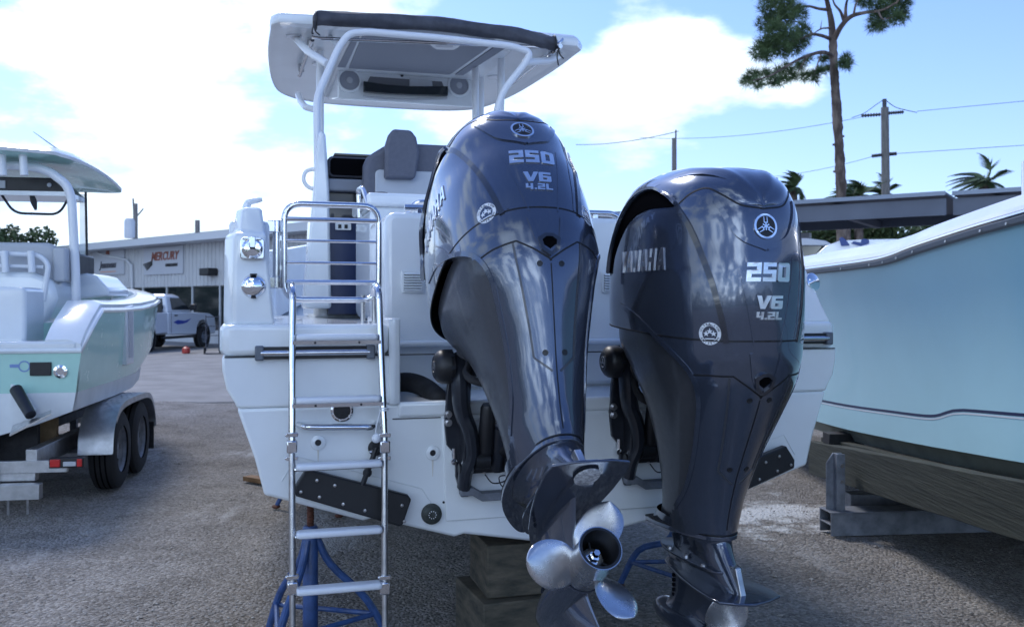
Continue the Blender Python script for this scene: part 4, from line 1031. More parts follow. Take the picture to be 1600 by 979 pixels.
# ---------------------------------------------------------------- gate
gy = .30
g0, g1 = by(444, 400, gy).x, by(592, 400, gy).x
zt, zb = by(520, 320, gy).z, by(520, 468, gy).z
fr = []
for (x, z) in ((g0, (zt + zb) / 2), (g0, zt), (g1, zt), (g1, zb), (g0, zb)): fr.append(V(x, gy, z))
loop = []
P4 = [V(g0, gy, zb), V(g0, gy, zt), V(g1, gy, zt), V(g1, gy, zb)]
for i in range(4):
    a, b, c = P4[i - 1], P4[i], P4[(i + 1) % 4]; d1, d2 = (a - b).normalized() * .075, (c - b).normalized() * .075
    for k in range(7):
        t = k / 6; loop.append((b + d1) * (1 - t) ** 2 + b * 2 * t * (1 - t) + (b + d2) * t * t)
mb = MB(); mb.tube(loop, .0135, 12, closed=True); gate = mb.build('transom_gate', m_steel, B)
for py, r_ in ((344, .011), (377, .0065), (411, .0065), (441, .011)):
    z = by(520, py, gy).z; mb = MB(); mb.tube([V(g0, gy, z), V(g1, gy, z)], r_, 10); mb.build('gate_bar', m_steel, gate)
hx = by(432, 400, gy).x
mb = MB(); mb.cyl(V(hx, gy, by(432, 350, gy).z), V(hx, gy, by(432, 432, gy).z), .016, 14); mb.build('hinge_post', m_steel, gate)
for py in (354, 441):
    z = by(432, py, gy).z; mb = MB(); mb.box(-1.22, hx + .012, gy - .020, gy + .020, z - .024, z + .024); mb.lathe([(.022, -.026), (.022, .026)], V(hx, gy, z), V(0, 0, 1), 16); mb.build('hinge_bracket', m_steel, gate, bevel=.003)
for py in (372, 418):
    z = by(432, py, gy).z; mb = MB(); mb.box(hx, g0, gy - .006, gy + .006, z - .010, z + .010); mb.build('hinge_tab', m_steel, gate)
for px in (567, 585):
    x = by(px, 470, gy).x; mb = MB(); mb.cyl(V(x, gy, 1.478), V(x, gy, zb + .02), .011, 10); mb.lathe([(.024, 0), (.022, .005), (0, .006)], V(x, gy, 1.478), V(0, 0, 1), 16); mb.build('gate_stay', m_steel2, gate)
# ---------------------------------------------------------------- boarding ladder
LD = tag(bpy.data.objects.new('boarding_ladder', None), None); COL.objects.link(LD); LD.parent = B
def lady(z): return -.045 - .17 * (1.64 - z) / 1.5
def lp(px, py):                                        # a point of the ladder's own sloping plane
    y = -.1
    for _ in range(8):
        q = by(px, py, y); y = lady(q.z)
    return q
rl = [lp(457, 447), lp(456, 697), lp(457, 917), lp(457, 1040)]; rr = [lp(591, 447), lp(601, 697), lp(601, 917), lp(602, 1040)]
for rail_ in (rl, rr):
    top = rail_[0]
    mb = MB(); mb.tube(fillet([V(top.x, .10, 1.60), V(top.x, .03, top.z + .012), top + V(0, -.01, -.02), rail_[1]], .04), .0142, 14); mb.build('upper_rail', m_steel, LD)
    mb = MB(); mb.tube([rail_[1], rail_[2]], .0128, 14); mb.build('middle_rail', m_steel2, LD)
    mb = MB(); mb.tube([rail_[2], rail_[3] + V(0, 0, -.02)], .0115, 14); mb.build('lower_rail', m_steel2, LD)
    for j in (1, 2):
        mb = MB(); c = rail_[j]; mb.box(c.x - .020, c.x + .020, c.y - .020, c.y + .020, c.z - .024, c.z + .024); cl = mb.build('rail_clamp', m_steel, LD, bevel=.005)
        for zz in (-.045, .045) if j == 1 else (.04,):
            mb = MB(); mb.box(c.x - .022, c.x + .022, c.y - .012, c.y + .012, c.z + zz - .008, c.z + zz + .008); mb.lathe([(.006, 0), (.006, .05)], V(c.x - .026, c.y, c.z + zz), V(1, 0, 0), 8); mb.build('rail_clamp', m_steel, LD, bevel=.002)
def rail_at(rail_, z):
    for a, b in zip(rail_[:-1], rail_[1:]):
        if z >= b.z - 1e-6 or b is rail_[-1]:
            t = (z - a.z) / (b.z - a.z); return a.lerp(b, t)
for k, (py, metal) in enumerate(((529, 1), (626, 1), (728, 0), (832, 0), (919, 0), (1005, 0))):
    q = lp(530, py); a, b = rail_at(rl, q.z), rail_at(rr, q.z)
    x0, x1 = a.x + .012, b.x - .012
    sec = rrect(-.032, .030, -.012, .014, .011, 4)
    mb = MB(); rings = []
    for x, sc in ((x0 + .002, .55), (x0 + .006, .85), (x0 + .016, 1), (x1 - .016, 1), (x1 - .006, .85), (x1 - .002, .55)):
        rings.append([V(x, q.y - .012 + u * (.5 + .5 * sc), q.z + v * sc + .006) for u, v in sec])
    mb.loft(rings); td = mb.build('ladder_tread', m_tread, LD, ang=50)
    mb = MB(); mb.box(a.x, b.x, q.y - .022, q.y + .012, q.z - .021, q.z - .0065) if metal else mb.cyl(V(a.x, q.y, q.z - .004), V(b.x, q.y, q.z - .004), .009, 10)
    mb.build('tread_bar', m_steel, td)
    if metal:
        for f_ in (.25, .75):
            mb = MB(); mb.lathe([(.005, 0), (.004, .003), (0, .003)], V(a.x + (b.x - a.x) * f_, q.y - .022, q.z - .014), V(0, -1, 0), 8); mb.build('screw', m_black, td)
# float cord tied to the right rail
mb = MB(); c0 = lp(600, 640); c1 = lp(588, 664); c2 = lp(586, 684)
for zz in (0, .008): mb.tube([c0 + V(.018 * cos(a * pi / 6), .018 * sin(a * pi / 6), zz) for a in range(12)], .003, 6, closed=True)
mb.tube(catmull([c0 + V(-.016, -.01, 0), c1 + V(0, -.01, 0), c2], 6), .0028, 6); cdn = mb.build('cord', m_decal, LD)
mb = MB(); mb.sphere(c2 + V(.004, -.005, 0), .019, 14); mb.build('cord_float', m_decal, cdn)
# ---------------------------------------------------------------- console, seats
mb = MB()
def px2(px, py, y): p = by(px, py, y); return (p.x, p.z)
cs = [px2(472, 482, 2.2), px2(517, 482, 2.2), px2(514, 300, 2.2), px2(508, 210, 2.2), px2(499, 205, 2.2), px2(493, 240, 2.2), px2(489, 300, 2.2)]
mb.prism(cs, XZ, 2.15, 2.32); mb.build('console_wing', m_gel, B, bevel=.02, seg=3)
mb = MB(); mb.loft([[V(-.86, 2.32, 1.47), V(.62, 2.32, 1.47), V(.62, 3.4, 1.47), V(-.86, 3.4, 1.47)], [V(-.83, 2.45, 2.2), V(.60, 2.45, 2.2), V(.60, 3.3, 2.2), V(-.83, 3.3, 2.2)]]); mb.build('console', m_gel, B, bevel=.03)
a = by(510, 480, 2.25); b = by(600, 330, 2.25)
mb = MB(); mb.box(-.775, .56, 2.26, 2.34, 1.49, 2.30); hp_ = mb.build('helm_bulkhead', mat('dark helm panel', (.012, .014, .022), .35, coat=.3), B)
mb = MB(); mb.box(-.775, -.40, 2.24, 2.262, 1.50, 2.10); mb.build('helm_door', m_navy, hp_)
q = by(536, 354, 2.23); mb = MB(); mb.prism(rrect(q.x - .05, q.x + .05, q.z - .022, q.z + .022, .006), XZ, 2.22, 2.24); sp_ = mb.build('switch_plate', m_gel, hp_)
for dx in (-.022, .018):
    mb = MB(); mb.box(q.x + dx - .010, q.x + dx + .010, 2.216, 2.221, q.z - .012, q.z + .012); mb.build('switch', m_black, sp_)
a, b = by(512, 243, 2.2), by(566, 278, 2.2)
mb = MB(); mb.prism(rrect(a.x, .45, b.z, a.z, .035), XZ, 2.2, 2.5); db = mb.build('dash_pod', m_canvas, B, bevel=.015)
mb = MB(); mb.prism(rrect(a.x + .016, .43, b.z + .012, a.z - .014, .025), XZ, 2.192, 2.2); mb.build('dash_screen', m_dark, db)
a, b = by(512, 279, 2.2), by(566, 300, 2.2)
mb = MB(); mb.box(a.x, .45, 2.18, 2.5, b.z, a.z); mb.build('dash_shelf', m_panel, B, bevel=.012)
q = by(536, 242, 2.3); mb = MB(); mb.box(q.x - .06, .3, 2.25, 2.9, 2.515, 2.53); mb.build('console_brow', mat('taupe trim', (.16, .15, .13), .5), B, bevel=.004)
# handle loop on the console side
mb = MB(); mb.tube(fillet([by(494, 264, 2.25), by(478, 266, 2.25), by(473, 280, 2.25), by(480, 292, 2.25), by(492, 296, 2.25)], .03), .013, 10); mb.build('side_handle', m_white, B)
# leaning post
a = by(557, 400, 1.9)
mb = MB(); mb.prism(rrect(a.x, .55, 1.47, 2.10, .06), XZ, 1.28, 1.95); lpst = mb.build('leaning_post', m_gel, B, bevel=.025, seg=3)
mb = MB(); mb.prism(rrect(a.x - .02, .52, 2.09, 2.165, .02), XZ, 1.25, 1.98); mb.build('post_top', m_gel, lpst, bevel=.02, seg=3)
mb = MB(); u0 = by(562, 326, 1.35); u1 = by(560, 292, 1.5); u2 = by(585, 322, 1.2)
mb.tube(fillet([by(562, 340, 1.5), by(560, 296, 1.5), by(566, 292, 1.4), by(577, 325, 1.25)], .03), .014, 10); mb.build('post_rail', m_steel, lpst)
mb = MB(); q = by(598, 324, 1.3); mb.lathe([(.035, 0), (.035, .01), (.0, .01)], V(q.x, 1.35, 2.166), V(0, 0, 1), 20); mb.build('cup_holder', m_black, lpst)
# seat
sy = 1.95
out_ = [(571, 322), (569, 290), (570, 256), (575, 244), (585, 237), (600, 228), (616, 222)]
o2 = [px2(x, y, sy) for x, y in out_]
o2 += [(.42, o2[-1][1]), (.50, o2[2][1]), (.50, o2[0][1])]
mb = MB(); mb.prism(o2, XZ, sy, sy + .14); st = mb.build('helm_seat', m_grey, B, bevel=.03, seg=4)
z0, z1 = by(610, 309, sy).z, by(610, 266, sy).z; x0 = by(586, 300, sy).x
mb = MB(); mb.prism(rrect(x0, .36, z0, z1, .03), XZ, sy - .012, sy + .01); mb.build('seat_panel', m_greyl, st, bevel=.006)
hr = [(600, 280), (601, 228), (606, 212), (613, 203), (641, 205), (649, 216), (654, 240), (651, 262), (647, 281)]
h2 = [px2(x, y, sy - .03) for x, y in hr]
for dx in (0, .46):
    mb = MB(); mb.prism([(x + dx, z) for x, z in h2], XZ, sy - .075, sy + .0); mb.build('headrest', m_grey, st, bevel=.02, seg=4)
mb = MB(); mb.box(-.55, .46, sy + .1, sy + .55, 2.12, 2.24); mb.build('seat_cushion', m_grey, st, bevel=.04, seg=3)
mb = MB(); mb.box(-.35, .58, 2.1, 2.2, 2.1, by(655, 232, 2.1).z); mb.build('second_seat_back', m_grey, B, bevel=.03, seg=3)
# ---------------------------------------------------------------- hard top
ZT = 3.45
ol = [(-1.03, 2.60), (0, 2.56), (1.04, 2.57), (1.12, 2.68), (1.12, 3.3), (1.06, 4.2), (.93, 4.78), (.72, 5.00), (.35, 5.07), (-.35, 5.07), (-.70, 5.00), (-.95, 4.78), (-1.06, 4.3), (-1.12, 3.4), (-1.12, 2.68)]
o3 = [(p.x, p.y) for p in catmull([(x, y, 0) for x, y in ol[3:]], 5)] + [(-1.07, 2.60), (-.5, 2.575), (.5, 2.565), (1.05, 2.575)]
def off2(pts, d): return [(x * (1 - d / 1.1), 3.8 + (y - 3.8) * (1 - d / 1.25)) for x, y in pts]
rings = []
for d, z in ((.10, -.01), (.035, -.018), (.008, -.006), (0, .018), (.006, .05), (.03, .075), (.12, .09), (.4, .10)):
    rings.append([V(x, y, ZT + z) for x, y in off2(o3, d)])
mb = MB(); mb.loft(rings); ht = mb.build('hard_top', m_gel, B, ang=40)
# moulded box under the top
x0, x1 = -.66, .66
bx_ = [rrect(-.60, .62, 2.68, 4.85, .12), rrect(-.58, .60, 2.72, 4.72, .12)]
mb = MB(); n_ = len(bx_[0]); mb.loft([[V(x, y, ZT + .0) for x, y in bx_[0]], [V(x, y, ZT - .03) for x, y in bx_[1]]]); hb = mb.build('headliner_box', m_gel, B, bevel=.008)
def under(px, py, dz): return BOAT.z(px, py, ZT - dz)
def upan(name, pix, dz, m, th=.006, par=None):
    q = [under(x, y, dz) for x, y in pix]
    mb = MB(); mb.add([V(p.x, p.y, ZT - dz - t) for t in (0, th) for p in q], [tuple(range(len(q))), tuple(reversed(range(len(q), 2 * len(q))))] + [(k, (k + 1) % len(q), len(q) + (k + 1) % len(q), len(q) + k) for k in range(len(q))]); return mb.build(name, m, par or hb, bevel=.002)
upan('liner_panel', [(570, 56), (568, 104), (545, 104)] and [(566, 55), (545, 106), (566 + 137, 116), (774, 66)], .031, m_panel)
upan('liner_panel', [(561, 55), (565, 55), (541, 106), (545, 106)] and [(535 + 24, 56), (563, 55), (541, 105), (524 + 18, 105)] and [(553, 56), (562, 56), (540, 105), (545 - 18, 104)], .031, m_panel)
upan('liner_panel', [(554, 57), (545, 57), (525, 103), (538, 105)], .0335, m_panel) if 0 else None
upan('liner_panel', [(779, 67), (708, 117), (727, 118), (776 + 22, 70)] and [(758 + 21, 68), (709, 116), (727, 118), (776, 100)] and [(777, 69), (711, 116), (724, 117), (797, 70)], .031, m_panel)
# light fixture at the rear middle
upan('light_base', [(668, 62), (674, 70), (682, 75), (708, 76), (716, 72), (724, 64)], .036, m_gel, .012)
upan('light_lens', [(680, 67), (681, 73), (707, 74), (708, 68)], .047, mat('clear lens', (.5, .52, .55), .2), .004)
# front face of the box: speakers and the drawer opening, facing aft
fy = 3.70
def fc(px, py): return by(px, py, fy)
P_ = [fc(528, 112), fc(737, 124), fc(739, 156), fc(728, 167), fc(534, 152), fc(524, 140)]
zb_ = min(p.z for p in P_); xa_, xb_ = P_[0].x, P_[2].x
mb = MB(); mb.loft([[V(x, fy, ZT - .02), V(x, fy, zb_), V(x * .98, 4.75, ZT - .03), V(x * .98, 4.75, ZT - .01)] for x in (xa_, xb_)]); eb = mb.build('electronics_box', m_gel, B, bevel=.03, seg=3)
for px, py in ((546, 126), (717, 134)):
    c = fc(px, py); mb = MB(); mb.lathe([(.098, 0), (.098, .010), (.085, .018), (.080, .018), (.078, .006)], c, V(0, -1, 0), 36, caps=False); sk_ = mb.build('speaker', m_gel, eb)
    mb = MB(); mb.lathe([(.079, .004), (.06, .010), (.03, .012), (0, .012)], c, V(0, -1, 0), 36, caps=False); mb.build('speaker_grille', mat('speaker mesh', (.33, .35, .40), .6, bump=.6, bscale=300), sk_)
    mb = MB(); mb.lathe([(.026, .012), (.024, .020), (0, .022)], c, V(0, -1, 0), 24, caps=False); mb.build('speaker_badge', m_greyl, sk_)
P_ = [fc(578, 120), fc(690, 128), fc(694, 138), fc(572, 132)]
mb = MB(); mb.prism([(p.x, p.z) for p in P_], XZ, fy - .008, fy + .0); mb.build('drawer_recess', mat('shadow grey plastic', (.16, .17, .19), .6), eb)
P_ = [fc(567, 129), fc(600, 134), fc(640, 137), fc(698, 137), fc(698, 151), fc(640, 150), fc(600, 148), fc(567, 145)]
mb = MB(); mb.prism([(p.x, p.z) for p in P_], XZ, fy - .05, fy - .009); mb.build('smoked_door', m_glass, eb, bevel=.004)
P_ = [fc(639, 124), fc(674, 127), fc(675, 138), fc(639, 136)]
mb = MB(); mb.prism([(p.x, p.z) for p in P_], XZ, fy - .03, fy - .009); mb.build('radio', m_greyl, eb, bevel=.004)
P_ = [fc(567, 149), fc(600, 153), fc(640, 155), fc(698, 152), fc(698, 155), fc(640, 158), fc(600, 156), fc(567, 152)]
mb = MB(); mb.prism([(p.x, p.z) for p in P_], XZ, fy - .02, fy - .002); mb.build('drawer_lip', m_greyl, eb)
c = fc(628, 118); mb = MB(); mb.lathe([(.013, 0), (.012, .01), (0, .012)], c, V(0, -1, 0), 16); mb.build('box_latch', m_black, eb)
# tubular frame
ft = by(497, 300, 2.6).x
HY = 2.40
arch = [by(499, 330, 2.2), by(496, 250, 2.24), by(495, 152, 2.34), by(529, 74, HY), by(545, 52, HY), by(575, 50, HY), by(690, 60, HY), by(800, 72, HY), by(829, 82, HY), by(821, 98, HY), by(786, 142, HY), by(776, 172, 2.4), by(772, 280, 2.3), V(.40, 2.25, 2.2)]
mb = MB(); mb.tube(fillet(arch, .07, 6), .0235, 16); mb.build('frame_hoop', m_white, B)
arms = [[by(512, 100, 2.42), by(480, 80, 2.7), by(464, 62, 2.9), V(-.95, 2.9, 3.44)], [by(820, 97, 2.42), by(862, 95, 2.7), by(878, 82, 2.85), V(.93, 2.9, 3.44)]]
for a_ in arms: mb = MB(); mb.tube(fillet(a_, .1, 6), .026, 12); mb.build('frame_arm', m_white, B)
mb = MB(); mb.tube(catmull([by(527, 74, 2.64), by(512, 55, 2.9), by(500, 58, 3.1)], 6), .018, 10); mb.build('frame_brace', m_white, B)
for pts in ([by(494, 172, 3.3), by(478, 168, 3.3), by(469, 158, 3.5), by(466, 148, 3.7)],):
    mb = MB(); mb.tube(fillet(pts, .08, 6), .024, 12); mb.build('frame_arm', m_white, B)
for a_, b_, y in (((743, 140), (744, 260), 3.3), ((751, 158), (750, 260), 3.6), ((500, 135), (501, 250), 3.2), ((783, 98), (781, 128), 3.0)):
    mb = MB(); p, q = by(*a_, y), by(*b_, y); mb.tube([V(p.x, y, ZT - .02), V(p.x, y, p.z), V(q.x, y, min(q.z, 2.3))], .028, 12); mb.build('frame_leg', m_white, B)
# foot plates where the pipes meet the top
for x, y in ((-.95, 2.9), (.93, 2.9), (-.72, 3.6), (.70, 3.6)):
    mb = MB(); mb.lathe([(.055, 0), (.055, -.012), (0, -.013)], V(x, y, ZT - .008), V(0, 0, 1), 20); mb.build('foot_plate', m_white, B)
# chrome poles under the top
for a_, b_, ya, yb in (((488, 62), (468, 118), 2.8, 3.9), ((876, 72), (794, 135), 2.66, 4.0)):
    mb = MB(); mb.tube([under(*a_, .06), under(*b_, .06)], .016, 12); pl_ = mb.build('outrigger_pole', m_steel, B)
    for f_ in (.15, .85):
        p = under(*a_, .06).lerp(under(*b_, .06), f_); mb = MB(); mb.box(p.x - .022, p.x + .022, p.y - .012, p.y + .012, p.z - .01, p.z + .055); mb.build('pole_bracket', m_steel2, pl_)
# rolled sun shade along the rear edge
rp = [by(x, y, 2.50) for x, y in ((489, 32), (510, 29), (600, 33), (700, 40), (780, 50), (840, 62), (869, 70))]
rp = catmull(rp, 10); mb = MB(); rnd = random.Random(3)
rings = []
for i, p in enumerate(rp):
    e = min(i, len(rp) - 1 - i); rad = .049 if e > 1 else (.034 if e == 0 else .045)
    ring = []
    for k in range(20):
        a = 2 * pi * k / 20; rr_ = rad * (1 + .09 * sin(3 * a + i * .32) + .05 * sin(5 * a - i * .51 + 1) + rnd.uniform(-.02, .02))
        ring.append(p + V(0, cos(a) * rr_, sin(a) * rr_ * .98))
    rings.append(ring)
mb.loft(rings); sh = mb.build('rolled_shade', m_canvas, B, ang=60)
e0, e1 = rp[0], rp[-1]
for e, dx in ((e0, 1), (e1, -1)):
    mb = MB(); mb.tube([e + V(dx * .02, cos(a * pi / 8) * .06, sin(a * pi / 8) * .06) for a in range(16)], .006, 6, closed=True)
    mb.tube(catmull([e + V(0, -.05, -.02), e + V(.01, -.05, -.08), e + V(.04, -.05, -.11)], 4), .005, 6)
    mb.tube(catmull([e + V(0, -.05, -.04), e + V(-.01, -.05, -.10), e + V(.0, -.05, -.16 if dx < 0 else -.10)], 4), .005, 6); mb.build('shade_tie', m_black, sh)
mb = MB(); mb.tube(fillet([by(487, 58, 2.55), by(500, 60, 2.55), by(860, 74, 2.55), by(876, 66, 2.55), by(880, 60, 2.6)], .05), .012, 10); mb.build('shade_bar', m_steel, B)

# thin moulding lines above each tab, and brown drip marks under the drains
for s_ in (-1, 1):
    mb = MB(); mb.tube([V(s_ * 1.16, -.001, .86), V(s_ * 1.10, -.001, .955), V(s_ * .60, -.001, .80), V(s_ * .56, -.001, .74)], .0022, 5); mb.build('moulding_line', m_gel_low, B)
m_drip = mat('brown drip mark', (.66, .64, .58), .6)
for (px, py), ln in (((497, 691), .05), ((676, 707), .07)):
    p = by(px, py, -.0015); mb = MB(); mb.prism([(p.x - .004, p.z - .028), (p.x + .004, p.z - .028), (p.x + .0015, p.z - .028 - ln), (p.x - .001, p.z - .028 - ln)], XZ, -.0012, -.0002); mb.build('drip_mark', m_drip, B)
# ------------------------------------------------------------------ timber blocking under the white boat
def block(name, x0, x1, y0, y1, z0, z1, m, label, rz=0):
    mb = MB(); w2, d2 = (x1 - x0) / 2, (y1 - y0) / 2
    mb.box(-w2, w2, -d2, d2, 0, z1 - z0); o = mb.build(name, m, None, bevel=.006)
    c = BOAT.m @ V((x0 + x1) / 2, (y0 + y1) / 2, z0); o.location = c; o.rotation_euler = (0, 0, BOAT.rz + rz); return tag(o, label, 'timber block', 'timber blocks under the keel')
block('timber_block', -.345, .06, .02, .45, .0, .295, m_wood, 'lower, wider weathered timber block of the stack under the white boat keel', R(3))
block('timber_block', -.300, .02, .06, .40, .299, .525, m_wood, 'upper weathered timber block touching the white boat keel', R(-1))
# ------------------------------------------------------------------ jack stands
def jack(x, y, htop, label, rz=0, hb=.52, pad=True):
    r = empty('jack_stand', (x, y, 0), rz, label, 'jack stand', 'blue jack stands holding up the boats')
    mb = MB(); mb.lathe([(.034, .10), (.034, hb), (.028, hb + .01)], (0, 0, 0), (0, 0, 1), 18); mb.build('post', m_bluest, r)
    n = 30; L_ = htop - hb; mb = MB(); mb.lathe([((.017 if k % 2 else .0145), hb - .02 + L_ * k / n) for k in range(n + 1)], (0, 0, 0), (0, 0, 1), 12); mb.build('threaded_rod', m_rust, r)
    if pad:
        mb = MB(); mb.box(-.09, .09, -.07, .07, htop, htop + .03, Matrix.Translation((0, 0, htop)) @ Matrix.Rotation(R(12), 4, 'Y') @ Matrix.Translation((0, 0, -htop))); mb.build('pad', m_wood, r, bevel=.005)
    feet = []
    for k in range(3):
        a = R(-100 + 120 * k); f = V(cos(a) * .36, sin(a) * .36, .015); feet.append(f)
        mb = MB(); mb.tube(catmull([V(cos(a) * .03, sin(a) * .03, hb - .05), V(cos(a) * .09, sin(a) * .09, hb - .17), V(cos(a) * .25, sin(a) * .25, .22), f], 4), .0175, 10); lg = mb.build('leg', m_bluest, r)
        mb = MB(); mb.sphere(f + V(0, 0, .004), .028, 10, (1.2, 1.2, .6)); mb.build('foot', m_rust, lg)
    for k in range(3):
        a, b = feet[k] * .80 + V(0, 0, .14), feet[(k + 1) % 3] * .80 + V(0, 0, .14); mb = MB(); mb.tube([a, b], .012, 8); mb.build('brace', m_bluest, r)
    return r
q = BOAT.m @ V(-1.02, .30, 0)
q = V((485 - 800) / 1450 * 4.15, 4.15, 0); jack(q.x, q.y, .76, 'blue jack stand with rusty threaded rod under the port chine, behind the ladder', R(-5), .56)
q = V((1068 - 800) / 1450 * 4.95, 4.95, 0); jack(q.x, q.y, .70, 'blue jack stand half hidden behind the upright right outboard motor', R(15), .46)
q = V((505 - 800) / 1450 * 7.1, 7.1, 0); jack(q.x, q.y, .74, 'blue jack stand farther forward under the white boat, seen below the trim tab', R(40), .46)
q = V((560 - 800) / 1450 * 8.0, 8.0, 0)
# small board lying on the gravel
p = G(403, 752); mb = MB(); mb.box(-.14, .14, -.05, .05, .0, .04, Matrix.Translation(p) @ Matrix.Rotation(R(-35), 4, 'Z')); tag(mb.build('wood_scrap', mat('brown scrap wood', (.20, .11, .05), .8, var=.3)), 'brown scrap of wood lying on gravel left of the white hull', 'board')

# ------------------------------------------------------------------ seafoam boat and its trailer
GB = Frame((-4.455, 6.80, 0), R(9.5))
g = empty('centre_console_boat', GB.o, GB.rz, 'seafoam green centre console boat on a tandem axle trailer', 'boat')
gy_ = lambda px, py, v: GB.y(px, py, v)
LB = 6.0
def gsec(y, lo, hi):
    t = max(0, min(1, (y - 1.5) / (LB - 1.5))); k = max(.006, 1 - t ** 2.6); kb = max(.006, 1 - t ** 1.7)
    zr = (1.215 + .30 * min(1, max(0, (y - .0) / .55)) ** .8) + .22 * t ** 1.2
    P_ = [(0, .40 + .75 * t ** 3), (.9 * kb, .66 + .42 * t ** 2.2), (1.16 * kb, .76 + .30 * t ** 2), (1.185 * kb + .0, .90 + .28 * t ** 2), (1.20 * (k * .7 + kb * .3), 1.05 + .2 * t ** 2), (1.225 * k, zr)]
    return P_, zr
yy = [0, .12, .25, .40, .55, .8, 1.2, 2, 2.8, 3.6, 4.3, 4.9, 5.4, 5.75, 5.93, 6.0]
def gl(idx, m, name):
    for s in (-1, 1):
        rings = []
        for y in yy:
            P_, zr = gsec(y, 0, 0); rings.append([V(s * P_[i][0], y, P_[i][1]) for i in idx])
        mb = MB(); mb.loft(rings, closed=False); mb.build(name, m, g, ang=50)
gl([0, 1, 2, 3], m_gel_low, 'hull_bottom'); gl([3, 4, 5], m_sea, 'hull_side')
P0, _ = gsec(0, 0, 0)
full = [(x, z) for x, z in P0] ; mir = [(-x, z) for x, z in reversed(P0[1:])]
mb = MB(); mb.prism([P0[3], P0[4], P0[5], (-P0[5][0], P0[5][1]), (-P0[4][0], P0[4][1]), (-P0[3][0], P0[3][1])], XZ, -.004, .05); tr_ = mb.build('transom', m_sea, g)
mb = MB(); mb.prism([P0[0], P0[1], P0[2], P0[3], (-P0[3][0], P0[3][1]), (-P0[2][0], P0[2][1]), (-P0[1][0], P0[1][1])], XZ, -.004, .05); mb.build('transom_bottom', m_gel_low, g)
# rub rail and deck cap
for s in (-1, 1):
    pts = []
    for y in yy: P_, zr = gsec(y, 0, 0); pts.append(V(s * P_[5][0], y, zr))
    mb = MB(); mb.tube([V(0, -.01, 1.215)] + pts, .022, 8); mb.build('rub_rail', m_gel, g)
    rings = []
    for p in pts: rings.append([p, p + V(s * -.01, 0, .05), p + V(s * -.10, 0, .085), p + V(-s * min(.26, abs(p.x) * .9), 0, .08), p + V(-s * min(.27, abs(p.x) * .95), 0, -.12)])
    mb = MB(); mb.loft(rings); mb.build('gunwale', m_gel, g, ang=50)
mb = MB(); mb.prism([(-1.19, -.01), (1.19, -.01), (1.2, .30), (-1.2, .30)], XY, 1.22, 1.285); mb.build('aft_deck', m_gel, g, bevel=.02)
mb = MB(); mb.box(-.85, .85, .2, 3.4, .85, .95); mb.build('cockpit_floor', m_gel, g)
mb = MB(); mb.box(-.98, .98, .26, .34, .9, 1.25); mb.build('aft_bulkhead', m_gel, g)
# transom fittings
def gfit(px, py): return gy_(px, py, -.005)
a = gfit(64, 576); mb = MB(); mb.box(a.x - .075, a.x + .075, -.02, -.004, a.z - .05, a.z + .05); mb.build('vent_plate', m_black, g, bevel=.004)
a = gfit(95, 580); mb = MB(); mb.lathe([(.052, 0), (.05, .012), (.03, .018), (.028, .01), (0, .01)], a, V(0, -1, 0), 28, caps=False); mb.build('live_well_drain', m_chrome, g)
a = gfit(38, 572); mb = MB(); mb.v = []; relief(mb, [[(a.x + x * .042, a.z + z * .042) for x, z in l] for l in annulus(.78, 1)], lambda u, v, t: V(u, -.006 - t, v), 0, .001); mb.build('round_decal', mat('faded blue print', (.18, .28, .55), .5), g)
a = gfit(22, 571); mb = MB(); mb.box(a.x - .03, a.x + .03, -.007, -.005, a.z - .014, a.z + .010); mb.build('flag_decal', MATS['faded blue print'], g)
# hull side boarding door
a = GB.x(172, 520, 1.22)
mb = MB(); mb.prism([(1.35, 1.02), (1.62, 1.02), (1.62, 1.56), (1.32, 1.54)], lambda u, v, t: V(t, u, v), 1.15, 1.236); mb.build('side_door_frame', m_gel, g, bevel=.01)
mb = MB(); mb.prism([(1.42, 1.08), (1.56, 1.08), (1.56, 1.5), (1.40, 1.5)], lambda u, v, t: V(t, u, v), 1.2, 1.240); mb.build('side_door', m_greyl, g)
# faded orange fish mark on the bow flare
# leaning post, console
q = gy_(45, 440, .9)
mb = MB(); mb.prism([(-.6, 1.40), (q.x + .02, 1.40), (q.x + .10, 1.62), (q.x + .06, 1.78), (q.x - .1, 1.85), (-.6, 1.86)], XZ, 1.3, 1.9); mb.build('console', m_gel, g, bevel=.05, seg=3)
a, b = gy_(0, 378, 1.4), gy_(88, 470, 1.4)
mb = MB(); mb.prism(rrect(-.5, b.x - .0, b.z, a.z, .10), XZ, 1.4, 1.52); sb = mb.build('seat_back', m_greyl, g, bevel=.04, seg=3)
mb = MB(); mb.prism(rrect(b.x - .02, b.x + .09, gy_(88, 440, 1.35).z, gy_(88, 386, 1.35).z, .03), XZ, 1.36, 1.6); mb.build('seat_bolster', m_greyl, g, bevel=.02)
mb = MB(); mb.tube(fillet([gy_(0, 396, 1.3), gy_(60, 398, 1.3), gy_(76, 412, 1.3), gy_(68, 470, 1.3)], .12), .022, 10); rr_ = mb.build('seat_frame', m_white, g)
mb = MB(); mb.tube([gy_(0, 415, 1.3), gy_(68, 417, 1.3)], .016, 8); mb.build('seat_frame', m_white, g)
for px in (8, 49):
    mb = MB(); mb.tube([gy_(px - 1, 392, 1.26), gy_(px + 1, 425, 1.26)], .030, 12); mb.build('rod_holder', m_white, g)
mb = MB(); a, b = gy_(93, 395, 1.8), gy_(120, 440, 1.8); mb.box(a.x, b.x, 1.8, 2.4, b.z, a.z); mb.build('dash', m_black, g, bevel=.02)
